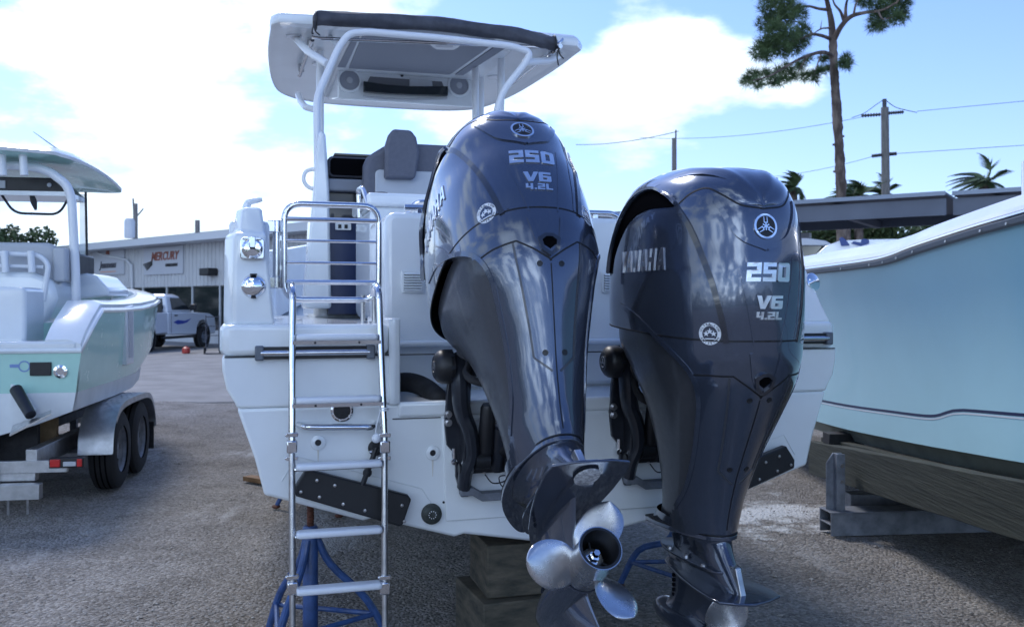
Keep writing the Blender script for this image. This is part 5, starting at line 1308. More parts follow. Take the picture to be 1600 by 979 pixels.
# aft bench and starboard bolster box
a, b = gy_(0, 448, .3), gy_(40, 530, .3); mb = MB(); mb.prism(rrect(-.6, b.x, 1.25, a.z, .04), XZ, .30, .75); mb.build('aft_bench', m_gel, g, bevel=.03, seg=3)
P_ = [gy_(x, y, 2.0) for x, y in ((104, 470), (104, 434), (140, 427), (155, 431), (174, 452), (174, 462))]
mb = MB(); mb.prism([(p.x, p.z) for p in P_], XZ, 1.9, 2.7); mb.build('forward_seat', m_gel, g, bevel=.02)
mb = MB(); mb.tube(fillet([gy_(112, 525, .35), gy_(112, 500, .35), gy_(118, 490, .35)], .03), .014, 8); mb.build('stern_grab_rail', m_steel, g)
# hard top
zt2 = gy_(185, 302, 1.6).z
def gz_(px, py, z): return GB.z(px, py, z)
c0 = gy_(117, 300, 1.5)
mb = MB()
tp = [(-1.0, 1.25), (.45, 1.25), (.68, 1.40), (.75, 1.9), (.72, 2.7), (.62, 3.6), (.50, 4.15), (.1, 4.25), (-1.0, 4.3)]
def ttop(x, y, up): return V(x, y, 2.90 - .03 * max(0, (x / .75)) ** 2 + up)
tpp = [(p.x, p.y) for p in catmull([(x, y, 0) for x, y in tp], 4, closed=True)]
def toprow(sc, up):
    return [ttop(x * sc, 2.7 + (y - 2.7) * sc, up) for x, y in tpp]
mb.loft([toprow(.5, -.03), toprow(.9, -.02), toprow(1.0, .0)], caps=(True, False)); gt = mb.build('hard_top', m_sea, g, ang=50)
mb = MB(); mb.loft([toprow(1.0, .002), toprow(1.01, .03), toprow(.96, .075), toprow(.5, .11)], caps=(False, True)); mb.build('top_shell', m_gel, gt, ang=50)
a, b = gy_(0, 276, 1.75), gy_(104, 300, 1.75); mb = MB(); mb.prism([(-.7, a.z), (b.x - .12, a.z), (b.x + .02, b.z), (-.7, b.z)], XZ, 1.75, 2.3); eb2 = mb.build('electronics_box', m_black, gt, bevel=.01)
mb = MB(); mb.prism([(-.7, b.z), (b.x + .02, b.z), (b.x + .02, b.z - .04), (-.7, b.z - .04)], XZ, 1.72, 2.3); mb.build('box_sill', m_gel, eb2)
a = gy_(77, 289, 1.74); mb = MB(); mb.lathe([(.02, 0), (.018, .01), (0, .01)], a, V(0, -1, 0), 16); mb.build('dome_light', m_greyl, eb2)
a = gy_(3, 288, 1.745); mb = MB(); mb.box(a.x - .03, a.x + .03, 1.735, 1.75, a.z - .035, a.z + .035); mb.build('instrument', m_greyl, eb2)
legp = [gy_(0, 258, 1.5), gy_(40, 259, 1.5), gy_(75, 266, 1.5), gy_(104, 288, 1.5), gy_(112, 310, 1.5), gy_(118, 425, 1.5), gy_(119, 470, 1.5)]
mb = MB(); mb.tube(fillet(legp, .10), .040, 12); mb.build('top_frame', m_white, g)
mb = MB(); a, b = gy_(134, 300, 2.2), gy_(136, 412, 2.2); mb.tube([a, b], .012, 8); mb.build('screen_frame', m_black, g)
mb = MB(); mb.add([gy_(124, 303, 2.2), gy_(133, 303, 2.2), gy_(135, 410, 2.2), gy_(125, 410, 2.2)] + [p + V(0, .008, 0) for p in (gy_(124, 303, 2.2), gy_(133, 303, 2.2), gy_(135, 410, 2.2), gy_(125, 410, 2.2))], [(0, 1, 2, 3), (7, 6, 5, 4), (0, 4, 5, 1), (1, 5, 6, 2), (2, 6, 7, 3), (3, 7, 4, 0)]); mb.build('wind_screen', m_tint, g)
mb = MB(); mb.tube(fillet([gy_(3, 305, 1.8), gy_(22, 333, 1.8), gy_(92, 335, 1.8), gy_(107, 310, 1.8)], .10), .012, 8); mb.build('enclosure_edge', m_black, g)
mb = MB(); mb.tube([gy_(50, 306, 1.78), gy_(53, 316, 1.78), gy_(56, 328, 1.78)], [.022, .030, .012], 8); mb.build('hanging_strap', m_black, g)
for px in (2, 35):
    mb = MB(); mb.tube([gy_(px, 234, 1.35), gy_(px + 3, 274, 1.35)], .034, 12); mb.build('rocket_rod_holder', m_white, g)
mb = MB(); mb.tube([gy_(109, 247, 2.3), gy_(52, 206, 2.3)], [.010, .004], 6); mb.build('antenna', m_steel2, g)
mb = MB(); mb.box(.25, .40, 1.66, 1.70, 2.845, 2.87) ; mb.build('top_hatch_mark', m_gel_low, gt)
# trim tab bracket with lift cylinder at the transom foot
a = gy_(25, 608, -.12); b = gy_(48, 648, -.3)
mb = MB(); mb.cyl(a, b, .045, 14, .038); mb.build('tab_actuator', m_black, g)
q = [gy_(20, 664, -.15), gy_(80, 640, -.15), gy_(80, 645, -.45), gy_(15, 678, -.45)]
mb = MB(); mb.add(q + [p + V(0, 0, -.015) for p in q], [(0, 1, 2, 3), (7, 6, 5, 4), (0, 4, 5, 1), (1, 5, 6, 2), (2, 6, 7, 3), (3, 7, 4, 0)]); mb.build('trim_tab', m_steel2, g)
mb = MB(); P_ = [gy_(x, y, -.03) for x, y in ((18, 600), (30, 603), (56, 640), (50, 656), (18, 668))]; mb.prism([(p.x, p.z) for p in P_], XZ, -.05, 0); mb.build('tab_pocket', m_gel_low, g)

# trailer
t_ = empty('boat_trailer', GB.o, GB.rz, 'aluminium tandem axle trailer carrying the seafoam green boat', 'trailer')
for s in (-1, 1):
    mb = MB(); mb.loft([[V(s * x + a, y, z) for a, z in ((-.04, .36), (.04, .36), (.04, .50), (-.04, .50))] for x, y in ((.92, -.15), (.92, 2.6), (.05, 5.8))]); mb.build('frame_beam', m_alu, t_, bevel=.004)
    mb = MB(); mb.box(s * .52 - .045, s * .52 + .045, -.1, 4.2, .44, .52); mb.box(s * .52 - .02, s * .52 + .02, .3, .4, .34, .44); mb.build('bunk', m_canvas, t_, bevel=.01)
for y in (-.12, .95, 1.75, 3.4):
    mb = MB(); mb.box(-.95, .95, y - .04, y + .04, .27, .36); mb.build('cross_member', m_alu, t_, bevel=.004)
mb = MB(); mb.box(-1.0, 1.17, -.17, -.13, .33, .42); mb.build('rear_bar', m_alu, t_, bevel=.003)
mb = MB(); mb.box(.60, 1.02, -.30, -.22, .16, .27); mb.build('light_bar', m_alu, t_, bevel=.003)
for xx in (.80, .93):
    mb = MB(); mb.cyl(V(xx, -.26, .05), V(xx, -.26, .17), .010, 8); mb.build('bolt', m_steel2, t_)
mb = MB(); mb.box(.62, .68, -.24, -.18, .2, .62); mb.build('guide_post', m_galv, t_)
a = gy_(107, 722, -.2)
mb = MB(); mb.box(a.x - .13, a.x + .11, -.22, -.16, a.z - .038, a.z + .036); tl = mb.build('tail_light', m_black, t_, bevel=.006)
mb = MB(); mb.box(a.x - .12, a.x - .05, -.232, -.21, a.z - .028, a.z + .028); mb.build('red_lens', m_red, tl, bevel=.006)
mb = MB(); mb.box(a.x - .03, a.x + .06, -.232, -.21, a.z - .024, a.z + .010); mb.build('clear_lens', m_greyl, tl, bevel=.004)
mb = MB(); mb.box(a.x + .065, a.x + .10, -.232, -.21, a.z - .028, a.z + .028); mb.build('red_lens', m_red, tl, bevel=.004)
def wheel(parent, x, y, r, wdt, s):
    mb = MB(); mb.lathe([(r * .58, -wdt / 2), (r * .86, -wdt / 2), (r * .97, -wdt * .40), (r, -wdt * .2), (r, wdt * .2), (r * .97, wdt * .40), (r * .86, wdt / 2), (r * .58, wdt / 2)], V(x, y, r), V(s, 0, 0), 36, caps=False); ty = mb.build('wheel', m_tyre, parent, ang=30)
    mb = MB(); mb.lathe([(r * .60, wdt * .42), (r * .55, wdt * .30), (r * .30, wdt * .18), (r * .16, wdt * .30), (0, wdt * .30)], V(x, y, r), V(s, 0, 0), 28, caps=False); rm = mb.build('rim', m_galv, ty, ang=30)
    for k in range(6):
        a = k * pi / 3; mb = MB(); mb.lathe([(r * .07, 0), (r * .07, .012), (0, .012)], V(x + s * wdt * .18, y + cos(a) * r * .40, r + sin(a) * r * .40), V(s, 0, 0), 8, caps=False); mb.build('rim_hole', m_black, ty)
    for k in (-1, 0, 1):
        mb = MB(); mb.lathe([(r * 1.002, k * wdt * .2 - .006), (r * 1.002, k * wdt * .2 + .006)], V(x, y, r), V(s, 0, 0), 36, caps=False); mb.build('tread_groove', m_dark, ty)
    return ty
for s in (-1, 1):
    for y in (.92, 1.66): wheel(t_, s * 1.20, y, .335, .205, s)
    # fender with diamond plate relief
    prof = catmull([(.0, .48, .36), (0, .52, .52), (0, .64, .66), (0, .85, .735), (0, 1.35, .75), (0, 1.78, .735), (0, 1.98, .66), (0, 2.10, .50), (0, 2.12, .38)], 6)
    mb = MB(); mb.loft([[V(s * 1.06, p.y, p.z), V(s * 1.33, p.y, p.z), V(s * 1.33, p.y, p.z - .05 if p.y > .6 and p.y < 2.1 else p.z), V(s * 1.33 - s * .01, p.y, p.z - .05 if .6 < p.y < 2.1 else p.z - .01), V(s * 1.32, p.y, p.z - .008), V(s * 1.06, p.y, p.z - .008)] for p in prof]); fd = mb.build('fender', m_alu, t_, ang=50)
    mb = MB(); rows_ = 12
    for i in range(1, len(prof) - 1):
        for j in range(5):
            p = prof[i]; d = (prof[i + 1] - prof[i - 1]).normalized(); n = V(0, -d.z, d.y); n = -n if n.z < 0 else n
            x = s * (1.09 + j * .048 + (.024 if i % 2 else 0)); sg = 1 if (i + j) % 2 else -1
            c = V(x, p.y, p.z) + n * .002; e1 = (V(.013, 0, 0) * sg + d * .013); e2 = (V(.004, 0, 0) - d * .004 * sg)
            mb.add([c + e1, c + e2 + n * .002, c - e1, c - e2 + n * .002], [(0, 1, 2, 3)])
    o = mb.build('tread_pattern', m_alu, fd); o['kind'] = 'stuff'
    mb = MB(); mb.box(min(s * 1.07, s * 1.31), max(s * 1.07, s * 1.31), 2.10, 2.12, .16, .42); mb.build('mud_flap', m_rub, fd)
mb = MB(); mb.tube([V(-1.2, .92, .335), V(1.2, .92, .335)], .03, 8); mb.build('axle', m_galv, t_)
mb = MB(); mb.tube([V(-1.2, 1.66, .335), V(1.2, 1.66, .335)], .03, 8); mb.build('axle', m_galv, t_)
mb = MB(); P_ = [gy_(x, y, .6) for x, y in ((40, 668), (88, 650), (88, 690), (60, 700))]; mb.prism([(p.x, p.z) for p in P_], XZ, .6, .66); mb.build('bow_board', m_ply, t_)
for y in (.3, 2.3): 
    for s in (-1, 1): mb = MB(); mb.box(s * .52 - .03, s * .52 + .03, y - .03, y + .03, .3, .45); mb.build('bunk_bracket', m_galv, t_)
mb = MB(); mb.box(.35, .85, .2, .26, .32, .74); mb.build('skirt_board', m_rub, t_)

# ------------------------------------------------------------------ ice blue boat on the right
rb = empty('fishing_boat', (3.75, 6, 0), 0, 'large ice blue hull with white deck edge on a timber cradle at far right', 'boat')
RO = V(3.75, 6, 0)
#       D    xr    zr    xc    zc   zk   cap
RB = [(1.2, 3.45, 2.30, 3.60, 1.35, 1.10), (1.7, 2.95, 2.22, 3.42, 1.18, .80), (2.3, 2.62, 2.14, 3.15, 1.03, .56), (3.0, 2.40, 2.07, 2.82, .93, .40), (3.6, 2.30, 2.00, 2.60, .865, .33), (4.1, 2.26, 1.957, 2.50, .825, .30), (4.5, 2.25, 1.93, 2.46, .795, .28), (5.15, 2.25, 1.88, 2.45, .75, .27), (5.5, 2.25, 1.845, 2.45, .725, .27), (5.9, 2.25, 1.833, 2.45, .70, .27), (7.0, 2.25, 1.83, 2.45, .64, .27), (8.5, 2.27, 1.83, 2.46, .60, .27), (10.5, 2.32, 1.83, 2.5, .58, .27)]
RBs = crow(RB, 5)
XK = 3.75
rs = []
for sx in (1, -1):
    def mx_(x): return (x - XK) * sx
    L1 = []; L2 = []; L3 = []; L4 = []; LS = []; LR = []
    for D, xr, zr, xc, zc, zk in RBs:
        y = D - 6
        side = [V(mx_(xr + (xc - xr) * t ** .7 + .05 * sin(pi * t) * (1 if True else 0)), y, zr + (zc - zr) * t) for t in (0, .15, .3, .45, .6, .75, .9, 1)]
        L1.append(side)
        L2.append([side[-1], V(mx_(xc + .06), y, zc - .03), V(mx_(xc + .10), y, zc - .10), V(mx_((xc + XK) / 2), y, (zc + zk) / 2 - .06), V(0, y, zk)])
        e = min(.35, (XK - xr) * .7)
        L3.append([V(mx_(xr + .004), y, zr + .012), V(mx_(xr + .012), y, zr + .045), V(mx_(xr + .03), y, zr + .05), V(mx_(xr + .05), y, zr + .085), V(mx_(xr + .09), y, zr + .092), V(mx_(xr + .11), y, zr + .122), V(mx_(xr + .15), y, zr + .13), V(mx_(xr + e), y, zr + .155), V(mx_(xr + e + .02), y, zr - .3)])
        LR.append(V(mx_(xr - .004), y, zr))
    mb = MB(); mb.loft(L1, closed=False); mb.build('hull_side', m_ice, rb, ang=50)
    mb = MB(); mb.loft(L2, closed=False); mb.build('hull_bottom', mat('olive grey bottom paint', (.30, .33, .29), .6, var=.2, vscale=4), rb, ang=40)
    mb = MB(); mb.loft(L3, closed=False); mb.build('deck_edge', m_gel, rb, ang=22)
    mb = MB(); mb.tube([p + V(0, 0, -.012) for p in LR], .024, 8, flat=1.3); mb.build('rub_rail', m_rub if 0 else mat('grey rubber rail', (.20, .21, .23), .5), rb)
    mb = MB(); mb.tube([p + V(-.016 * sx, 0, .000) for p in LR], .012, 8); rlr = mb.build('rail_insert', m_steel, rb)
    if sx > 0:
        pass
    # boot stripe : two thin lines with a wave
    def stripe(name, m, z0, th):
        st = []
        for D, xr, zr, xc, zc, zk in RBs:
            y = D - 6
            w = .0
            wv = .045 * math.exp(-((D - 4.9) / .35) ** 2) * -1 if False else 0
            zz = zc + .20 - .055 * max(0, min(1, (5.35 - D) / .25)) * -1 - .055 * max(0, min(1, (5.35 - D) / .25)) * 0
            zz = zc + .155 + (.055 * (1 / (1 + math.exp(-(5.25 - D) * 16)))) + z0
            t = (zz - zr) / (zc - zr); x = xr + (xc - xr) * t ** .7 + .05 * sin(pi * t)
            t2 = (zz + th - zr) / (zc - zr); x2 = xr + (xc - xr) * t2 ** .7 + .05 * sin(pi * t2)
            st.append([V(mx_(x) - .001 * sx, y, zz), V(mx_(x) - .003 * sx, y, zz), V(mx_(x2) - .003 * sx, y, zz + th), V(mx_(x2) - .001 * sx, y, zz + th)])
        mb = MB(); mb.loft(st); mb.build(name, m, rb)
    stripe('boot_stripe', m_navy, .012, .016); stripe('boot_stripe', m_decal, -.002, .008)
mb = MB(); mb.loft([[V((xr + .3 - XK), D - 6, zr - .05), V(-(xr + .3 - XK), D - 6, zr - .05), V(-(xr + .3 - XK), D - 6, zr - .10), V((xr + .3 - XK), D - 6, zr - .10)] for D, xr, zr, xc, zc, zk in RBs if xr < 3.2]); mb.build('deck', m_gel, rb)
D, xr, zr, xc, zc, zk = RBs[-1]; y = D - 6
mb = MB(); mb.prism([(xr - XK, zr), (xc - XK, zc), (0, zk), (XK - xc, zc), (XK - xr, zr)], XZ, y - .0, y + .06); mb.build('transom', m_ice, rb)
for px, py in ((1590, 337), (1527, 356), (1500, 364), (1434, 387), (1396, 402), (1330, 413)):
    pass
mb = MB(); q = W(1602, 285, 4.3) - RO; mb.tube([q + V(.05, 0, -.1), q + V(.05, 0, .1)], .06, 12); mb.build('bow_rail_stanchion', m_gel, rb)
# hull screws along the rail
for D, xr, zr, xc, zc, zk in RBs[20:-8:3]:
    mb = MB(); mb.lathe([(.008, 0), (.007, .004), (0, .004)], V(xr - XK - .028, D - 6, zr - .03), V(-1, 0, 0), 8); mb.build('rail_screw', m_steel2, rb)

# cradle : timber beams on steel bases
def beam(name, a, b, hgt, th, m, label, cat_, group=None):
    a, b = Vector(a), Vector(b); d = b - a; n = max(2, int(d.length / .25)); rings = []; s_ = V(d.y, -d.x, 0).normalized() * th / 2; rn_ = random.Random(5)
    for i in range(n + 1):
        c = a + d * (i / n); j = lambda: rn_.uniform(-.004, .004)
        rings.append([c - s_ + V(j(), 0, j()), c + s_ + V(j(), 0, j()), c + s_ + V(j(), 0, hgt + j()), c - s_ + V(j(), 0, hgt + j())])
    mb = MB(); mb.loft(rings); o = mb.build(name, m, None, bevel=.006, ang=30)
    return tag(o, label, cat_, group)
crd = empty('boat_cradle', (2.4, 5.5, 0), 0, 'steel and timber cradle carrying the ice blue boat', 'cradle')
def cb(name, mb, m, bevel=.004, par=None): mb.xf(Matrix.Translation((-2.4, -5.5, 0))); return mb.build(name, m, par or crd, bevel=bevel)
def beam_mb(a, b, h0, h1, th):
    a, b = Vector(a), Vector(b); d = b - a; n = 16; rings = []; s_ = V(d.y, -d.x, 0).normalized() * th / 2; rn_ = random.Random(5)
    for i in range(n + 1):
        c = a + d * (i / n); h = h0 + (h1 - h0) * i / n; j = lambda: rn_.uniform(-.003, .003)
        rings.append([c - s_ + V(j(), 0, j()), c + s_ + V(j(), 0, j()), c + s_ + V(j(), 0, h + j()), c - s_ + V(j(), 0, h + j())])
    mb = MB(); mb.loft(rings); return mb
cb('timber_beam', beam_mb((2.37, 7.3, .236), (2.355, 3.5, .54), .255, .27, .08), m_wood2)
cb('timber_beam', beam_mb((2.47, 7.3, .30), (2.48, 3.7, .56), .22, .18, .08), m_wood2)
cb('timber_beam', beam_mb((5.3, 7.2, .42), (4.9, 3.2, .42), .22, .26, .075), m_wood2)
P_ = W(1310, 800, 6.32)
def chan(x0, x1, y0, y1, z0, z1, t=.012):
    mb = MB(); mb.box(x0, x1, y0, y0 + t, z0, z1); mb.box(x0, x0 + t, y0 + t, y1, z0, z1); mb.box(x1 - t, x1, y0 + t, y1, z0, z1); return mb
mb = MB(); mb.prism([(2.155, .15), (2.155, .475), (2.20, .545), (2.262, .545), (2.262, .15)], XZ, 6.36, 6.375); cb('upright', mb, m_galv)
mb = MB(); mb.box(2.205, 2.217, 6.30, 6.36, .15, .545); mb.box(2.217, 2.262, 6.30, 6.312, .15, .545); cb('upright_flange', mb, m_galv, .002)
for zz in (.47, .36):
    mb = MB(); mb.lathe([(.012, 0), (.012, .008), (0, .008)], V(2.24, 6.30, zz), V(0, -1, 0), 8); cb('bolt', mb, m_steel2, 0)
# base : a wide I beam lying across
ang_ = R(14); Mx = Matrix.Translation((2.15, 6.25, 0)) @ Matrix.Rotation(R(6), 4, 'Z')
for nm, bx in (('base_flange', (.0, 3.6, .0, .012, .0, .15)), ('base_flange', (.0, 3.6, .17, .182, .0, .15)), ('base_web', (.0, 3.6, .012, .17, .070, .080)), ('base_plate', (.0, 1.1, -.002, .19, .151, .160))):
    mb = MB(); mb.box(*bx, Mx); cb(nm, mb, m_galv, .002)
mb = MB(); mb.box(2.36, 2.62, 6.9, 7.05, .50, .60); cb('rubber_pad', mb, m_rub)
mb = MB(); mb.box(2.5, 5.2, 6.85, 7.0, .0, .16); cb('rear_base', mb, m_galv)
for x_ in (3.55, ):
    for k, z_ in enumerate((0, .13)):
        mb = MB(); mb.box(x_, x_ + .4, 7.3, 7.6, z_, z_ + .128); o = mb.build('keel_block', m_wood, None, bevel=.005); tag(o, ('lower', 'upper')[k] + ' timber keel block under the ice blue boat', 'timber block', 'keel blocks under the ice blue boat')
# ------------------------------------------------------------------ building on the left
FB = Frame((-11.9, 38.0, 0), R(-41.3))
b_ = empty('workshop_building', FB.o, FB.rz, 'long low building with white ribbed metal siding, shop signs and dark windows', 'building')
m_sid = mat('white ribbed siding', (.50, .52, .55), .55, var=.08, vscale=1.0)
m_trim = mat('pale metal trim', (.55, .58, .62), .5)
mb = MB(); x0, x1 = -40, 7.5
n = int((x1 - x0) / .30); pts = []
for k in range(n):
    x = x0 + k * .30; pts += [(x, 0), (x + .20, 0), (x + .215, -.035), (x + .285, -.035)]
pts += [(x1, 0), (x1, .15), (x0, .15)]
mb.prism(pts, XY, 2.40, 4.25); o = mb.build('wall_panel', m_sid, b_, smooth=False); o['kind'] = 'stuff'
mb = MB(); mb.box(x0, x1, .16, 14, 0, 4.2); mb.build('wall', m_sid, b_)
mb = MB(); mb.box(x0, x1 + .6, -1.0, -.94, 4.20, 4.50); mb.box(x0, x1 + .6, -.94, 0.0, 4.20, 4.23); mb.build('eave', m_trim, b_)
mb = MB(); mb.add([V(x0, -1.02, 4.505), V(x1 + .8, -1.02, 4.505), V(x1 + .8, 7, 5.3), V(x0, 7, 5.3), V(x0, 15, 4.5), V(x1 + .8, 15, 4.5)], [(0, 1, 2, 3), (3, 2, 5, 4), (0, 3, 4), (1, 5, 2), (0, 4, 5, 1)]); mb.build('roof', m_sid, b_, smooth=False)
xk = -39.0
while xk < 6.5:
    mb = MB(); mb.box(xk, xk + 2.1, .06, .14, .55, 2.36); wn = mb.build('window', m_glass, b_)
    mb = MB(); mb.box(xk - .06, xk, .0, .15, .0, 2.40); mb.build('frame', m_trim, wn)
    xk += 2.16
mb = MB(); mb.box(x0, x1, .02, .15, 0, .55); mb.build('sill_wall', m_sid, b_)
mb = MB(); mb.box(4.4, 6.4, -.02, .10, 0, 2.1); dr = mb.build('door', m_trim, b_)
for xx in (4.6, 5.5): mb = MB(); mb.box(xx, xx + .7, -.03, -.02, .3, 1.9); mb.build('pane', m_glass, dr)
def fbp(px, py): return FB.y(px, py, -.05)
# signs
def sign(pxa, pya, pxb, pyb, lines, label):
    a, b = fbp(pxa, pya), fbp(pxb, pyb); w2, h2 = (b.x - a.x) / 2, (a.z - b.z) / 2; c = V((a.x + b.x) / 2, -.06, (a.z + b.z) / 2)
    r = tag(bpy.data.objects.new('shop_sign', None), label, 'sign', 'signs on the workshop wall'); COL.objects.link(r); r.matrix_world = FB.m @ Matrix.Translation(c)
    mb = MB(); mb.box(-w2, w2, -.03, .02, -h2, h2); mb.build('board', mat('sign board', (.46, .49, .55), .5), r)
    for txt, sz, dx, dz, m, sh in lines:
        vs, fs = font_mesh(txt, sz, .01, .012, sh); mb = MB(); mb.add([V(v.x + dx, -.04 - v.z, v.y + dz) for v in vs], fs); mb.build('lettering', m, r, smooth=False)
    return r
m_dkr = mat('dark red print', (.24, .07, .045), .5)
sg = sign(226, 388, 287, 427, [('MERCURY', .52, .15, .18, m_dkr, .25), ('OUTBOARDS', .17, .75, -.22, m_black, .2)], 'shop sign with dark red slanted lettering above smaller black lettering')
mb = MB()
for k in range(4): mb.prism([(-1.75 + k * .1, -.12 - k * .08), (-.9, .02 - k * .05), (-.9, -.02 - k * .05), (-1.70 + k * .1, -.17 - k * .08)], XZ, -.055, -.05)
mb.build('wave_mark', m_black, sg)
sg2 = sign(146, 394, 195, 428, [('Jeanneau', .46, .0, -.10, m_canvas, .3)], 'shop sign with thin script lettering under a small dark red emblem')
mb = MB(); mb.lathe([(.20, 0), (.20, .01), (0, .01)], V(0, -.035, .45), V(0, -1, 0), 6); mb.build('emblem', m_dkr, sg2)
mb = MB(); mb.box(-.8, .8, -.045, -.035, -.44, -.41); mb.build('underline', m_orange, sg2)
mb = MB(); P_ = [fbp(152, 391), fbp(158, 397), fbp(200, 406), fbp(208, 414), fbp(209, 452)]
mb.tube([V(p.x, -.12, p.z) for p in P_], .07, 8); mb.build('downspout', m_trim, b_)
a = fbp(333, 426); mb = MB(); mb.box(a.x - .35, a.x + .35, -.5, -.04, a.z - .12, a.z + .18); mb.build('wall_lamp', m_black, b_, bevel=.04)

# ------------------------------------------------------------------ pickup truck
TF = Frame((-13.15, 31.2, 0), R(-9))
tk = empty('pickup_truck', TF.o, TF.rz, 'white pickup truck parked in front of the workshop building', 'pickup truck')
m_tw = mat('white car paint', (.66, .70, .76), .2, coat=1.0)
YZ = lambda x0: (lambda u, v, t: V(t, u, v))
def tside(pts, xa, xb, name, m, par=tk, bevel=.03, seg=2): mb = MB(); mb.prism(pts, lambda u, v, t: V(t, u, v), xa, xb); return mb.build(name, m, par, bevel=bevel, seg=seg)
# u = forward distance from the rear axle
tside([(-1.15, .62), (-1.15, 1.32), (1.25, 1.32), (1.27, .62), (.55, .60), (.50, .80), (.32, 1.0), (0, 1.07), (-.32, 1.0), (-.50, .80), (-.55, .60)], .72, .98, 'bed_side', m_tw)
tside([(-1.15, .62), (-1.15, 1.32), (1.25, 1.32), (1.27, .62), (.55, .60), (.50, .80), (.32, 1.0), (0, 1.07), (-.32, 1.0), (-.50, .80), (-.55, .60)], -.98, -.72, 'bed_side', m_tw)
mb = MB(); mb.box(-.72, .72, -1.15, 1.25, .70, .80); mb.build('bed_floor', m_black, tk)
mb = MB(); mb.box(-.76, .76, -1.20, -1.12, .72, 1.32); mb.build('tailgate', m_tw, tk, bevel=.02)
mb = MB(); mb.box(-.95, .95, -1.38, -1.18, .50, .70); mb.build('rear_bumper', m_chrome, tk, bevel=.03)
tside([(1.29, .55), (1.29, 1.34), (2.9, 1.34), (4.35, 1.28), (4.75, 1.15), (4.85, .75), (4.80, .50), (4.35, .50), (4.30, .80), (4.15, .98), (3.85, 1.05), (3.55, .98), (3.38, .80), (3.32, .50)], -.98, .98, 'cab', m_tw, bevel=.05, seg=3)
# glasshouse tapers inward
def gh(name, m, pts0, x0, x1, par=tk, bevel=.04):
    mb = MB(); mb.loft([[V(-x0, u, z) for u, z in pts0[0]] , [V(-x1, u, z) for u, z in pts0[1]], [V(x1, u, z) for u, z in pts0[1]], [V(x0, u, z) for u, z in pts0[0]]], wrap=False); return mb.build(name, m, par, bevel=bevel)
mb = MB(); mb.loft([[V(x, u, 1.34) for x, u in ((-.96, 1.30), (.96, 1.30), (.96, 3.05), (-.96, 3.05))], [V(x, u, 1.90) for x, u in ((-.82, 1.42), (.82, 1.42), (.80, 2.35), (-.80, 2.35))], [V(x, u, 1.98) for x, u in ((-.70, 1.55), (.70, 1.55), (.66, 2.20), (-.66, 2.20))]]); cg = mb.build('cab_top', m_tw, tk, bevel=.05, seg=3)
for s in (-1, 1):
    q = [V(s * .945, 1.62, 1.42), V(s * .945, 2.88, 1.42), V(s * .835, 2.30, 1.84), V(s * .84, 1.66, 1.84)]
    mb = MB(); mb.add(q + [p + V(s * .02, 0, .004) for p in q], [(0, 1, 2, 3), (7, 6, 5, 4), (0, 4, 5, 1), (1, 5, 6, 2), (2, 6, 7, 3), (3, 7, 4, 0)]); mb.build('side_window', m_glass, tk)
    mb = MB(); mb.box(s * 1.02 - .04, s * 1.02 + .16 * s + .04, 2.78, 2.90, 1.40, 1.62); mb.build('mirror', m_black, tk, bevel=.03)
    mb = MB(); mb.box(s * .985 - .012, s * .985 + .012, 1.72, 1.92, 1.20, 1.24); mb.build('door_handle', m_black, tk)
    mb = MB(); mb.box(s * .981 - .004, s * .981 + .004, 1.50, 1.515, .60, 1.34); mb.build('door_gap', m_black, tk)
    tside([(1.0, .40), (1.0, .50), (3.3, .50), (3.3, .40)], s * .93 - .05, s * .93 + .05, 'side_step', m_black)
    for u in (0, 3.85): wheel(tk, s * .88, u, .40, .27, s)
    for u in (0, 3.85):
        mb = MB(); mb.lathe([(.50, -.02), (.50, .02), (.44, .02), (.44, -.02)], V(s * .975, u, .44), V(1, 0, 0), 28, caps=False); mb.build('arch_trim', m_black, tk)
q = [V(-.78, 1.335, 1.45), V(.78, 1.335, 1.45), V(.70, 1.42, 1.82), V(-.70, 1.42, 1.82)]
mb = MB(); mb.add(q + [p + V(0, -.02, 0) for p in q], [(0, 1, 2, 3), (7, 6, 5, 4), (0, 4, 5, 1), (1, 5, 6, 2), (2, 6, 7, 3), (3, 7, 4, 0)]); mb.build('rear_window', m_glass, tk)
mb = MB(); mb.box(-.80, .80, 1.16, 1.24, 1.34, 1.62); mb.build('headache_rack', m_black, tk)
mb = MB()
mb = MB(); mb.prism([(1.65, .98), (1.95, 1.06), (2.45, 1.02), (2.9, 1.10), (2.6, .96), (2.3, .92), (1.95, .90)], lambda u, v, t: V(t, u, v), .98, .985); mb.build('door_graphic', mat('blue vinyl print', (.03, .06, .35), .4), tk)
# hand truck beside the pickup
h_ = empty('hand_truck', (W(332, 548, 30.0).x, 30.0, 0), R(20), 'dark hand truck standing beside the white pickup, red tank on the ground', 'hand truck')
for dx in (-.2, .2): mb = MB(); mb.tube([V(dx, 0, .1), V(dx, .05, 1.25)], .02, 6); mb.build('rail', m_canvas, h_); 
for z in (.3, .6, .9, 1.2): mb = MB(); mb.tube([V(-.2, .01 + z * .04, z), V(.2, .01 + z * .04, z)], .015, 6); mb.build('cross_bar', m_canvas, h_)
for dx in (-.24, .24): mb = MB(); mb.lathe([(.12, -.03), (.12, .03)], V(dx, .06, .12), V(1, 0, 0), 14); mb.build('wheel', m_tyre, h_)
mb = MB(); mb.box(-.24, .24, -.25, 0, .02, .04); mb.build('toe_plate', m_canvas, h_)
p = G(321, 548); mb = MB(); mb.lathe([(.0, 0), (.12, .0), (.13, .06), (.12, .17), (.05, .20), (.04, .23), (0, .23)], V(p.x, 30.2, 0.02), V(0, 0, 1), 16, caps=False); tag(mb.build('fuel_tank', mat('red plastic', (.45, .05, .04), .4)), 'small red container on the pavement beside the hand truck', 'container')

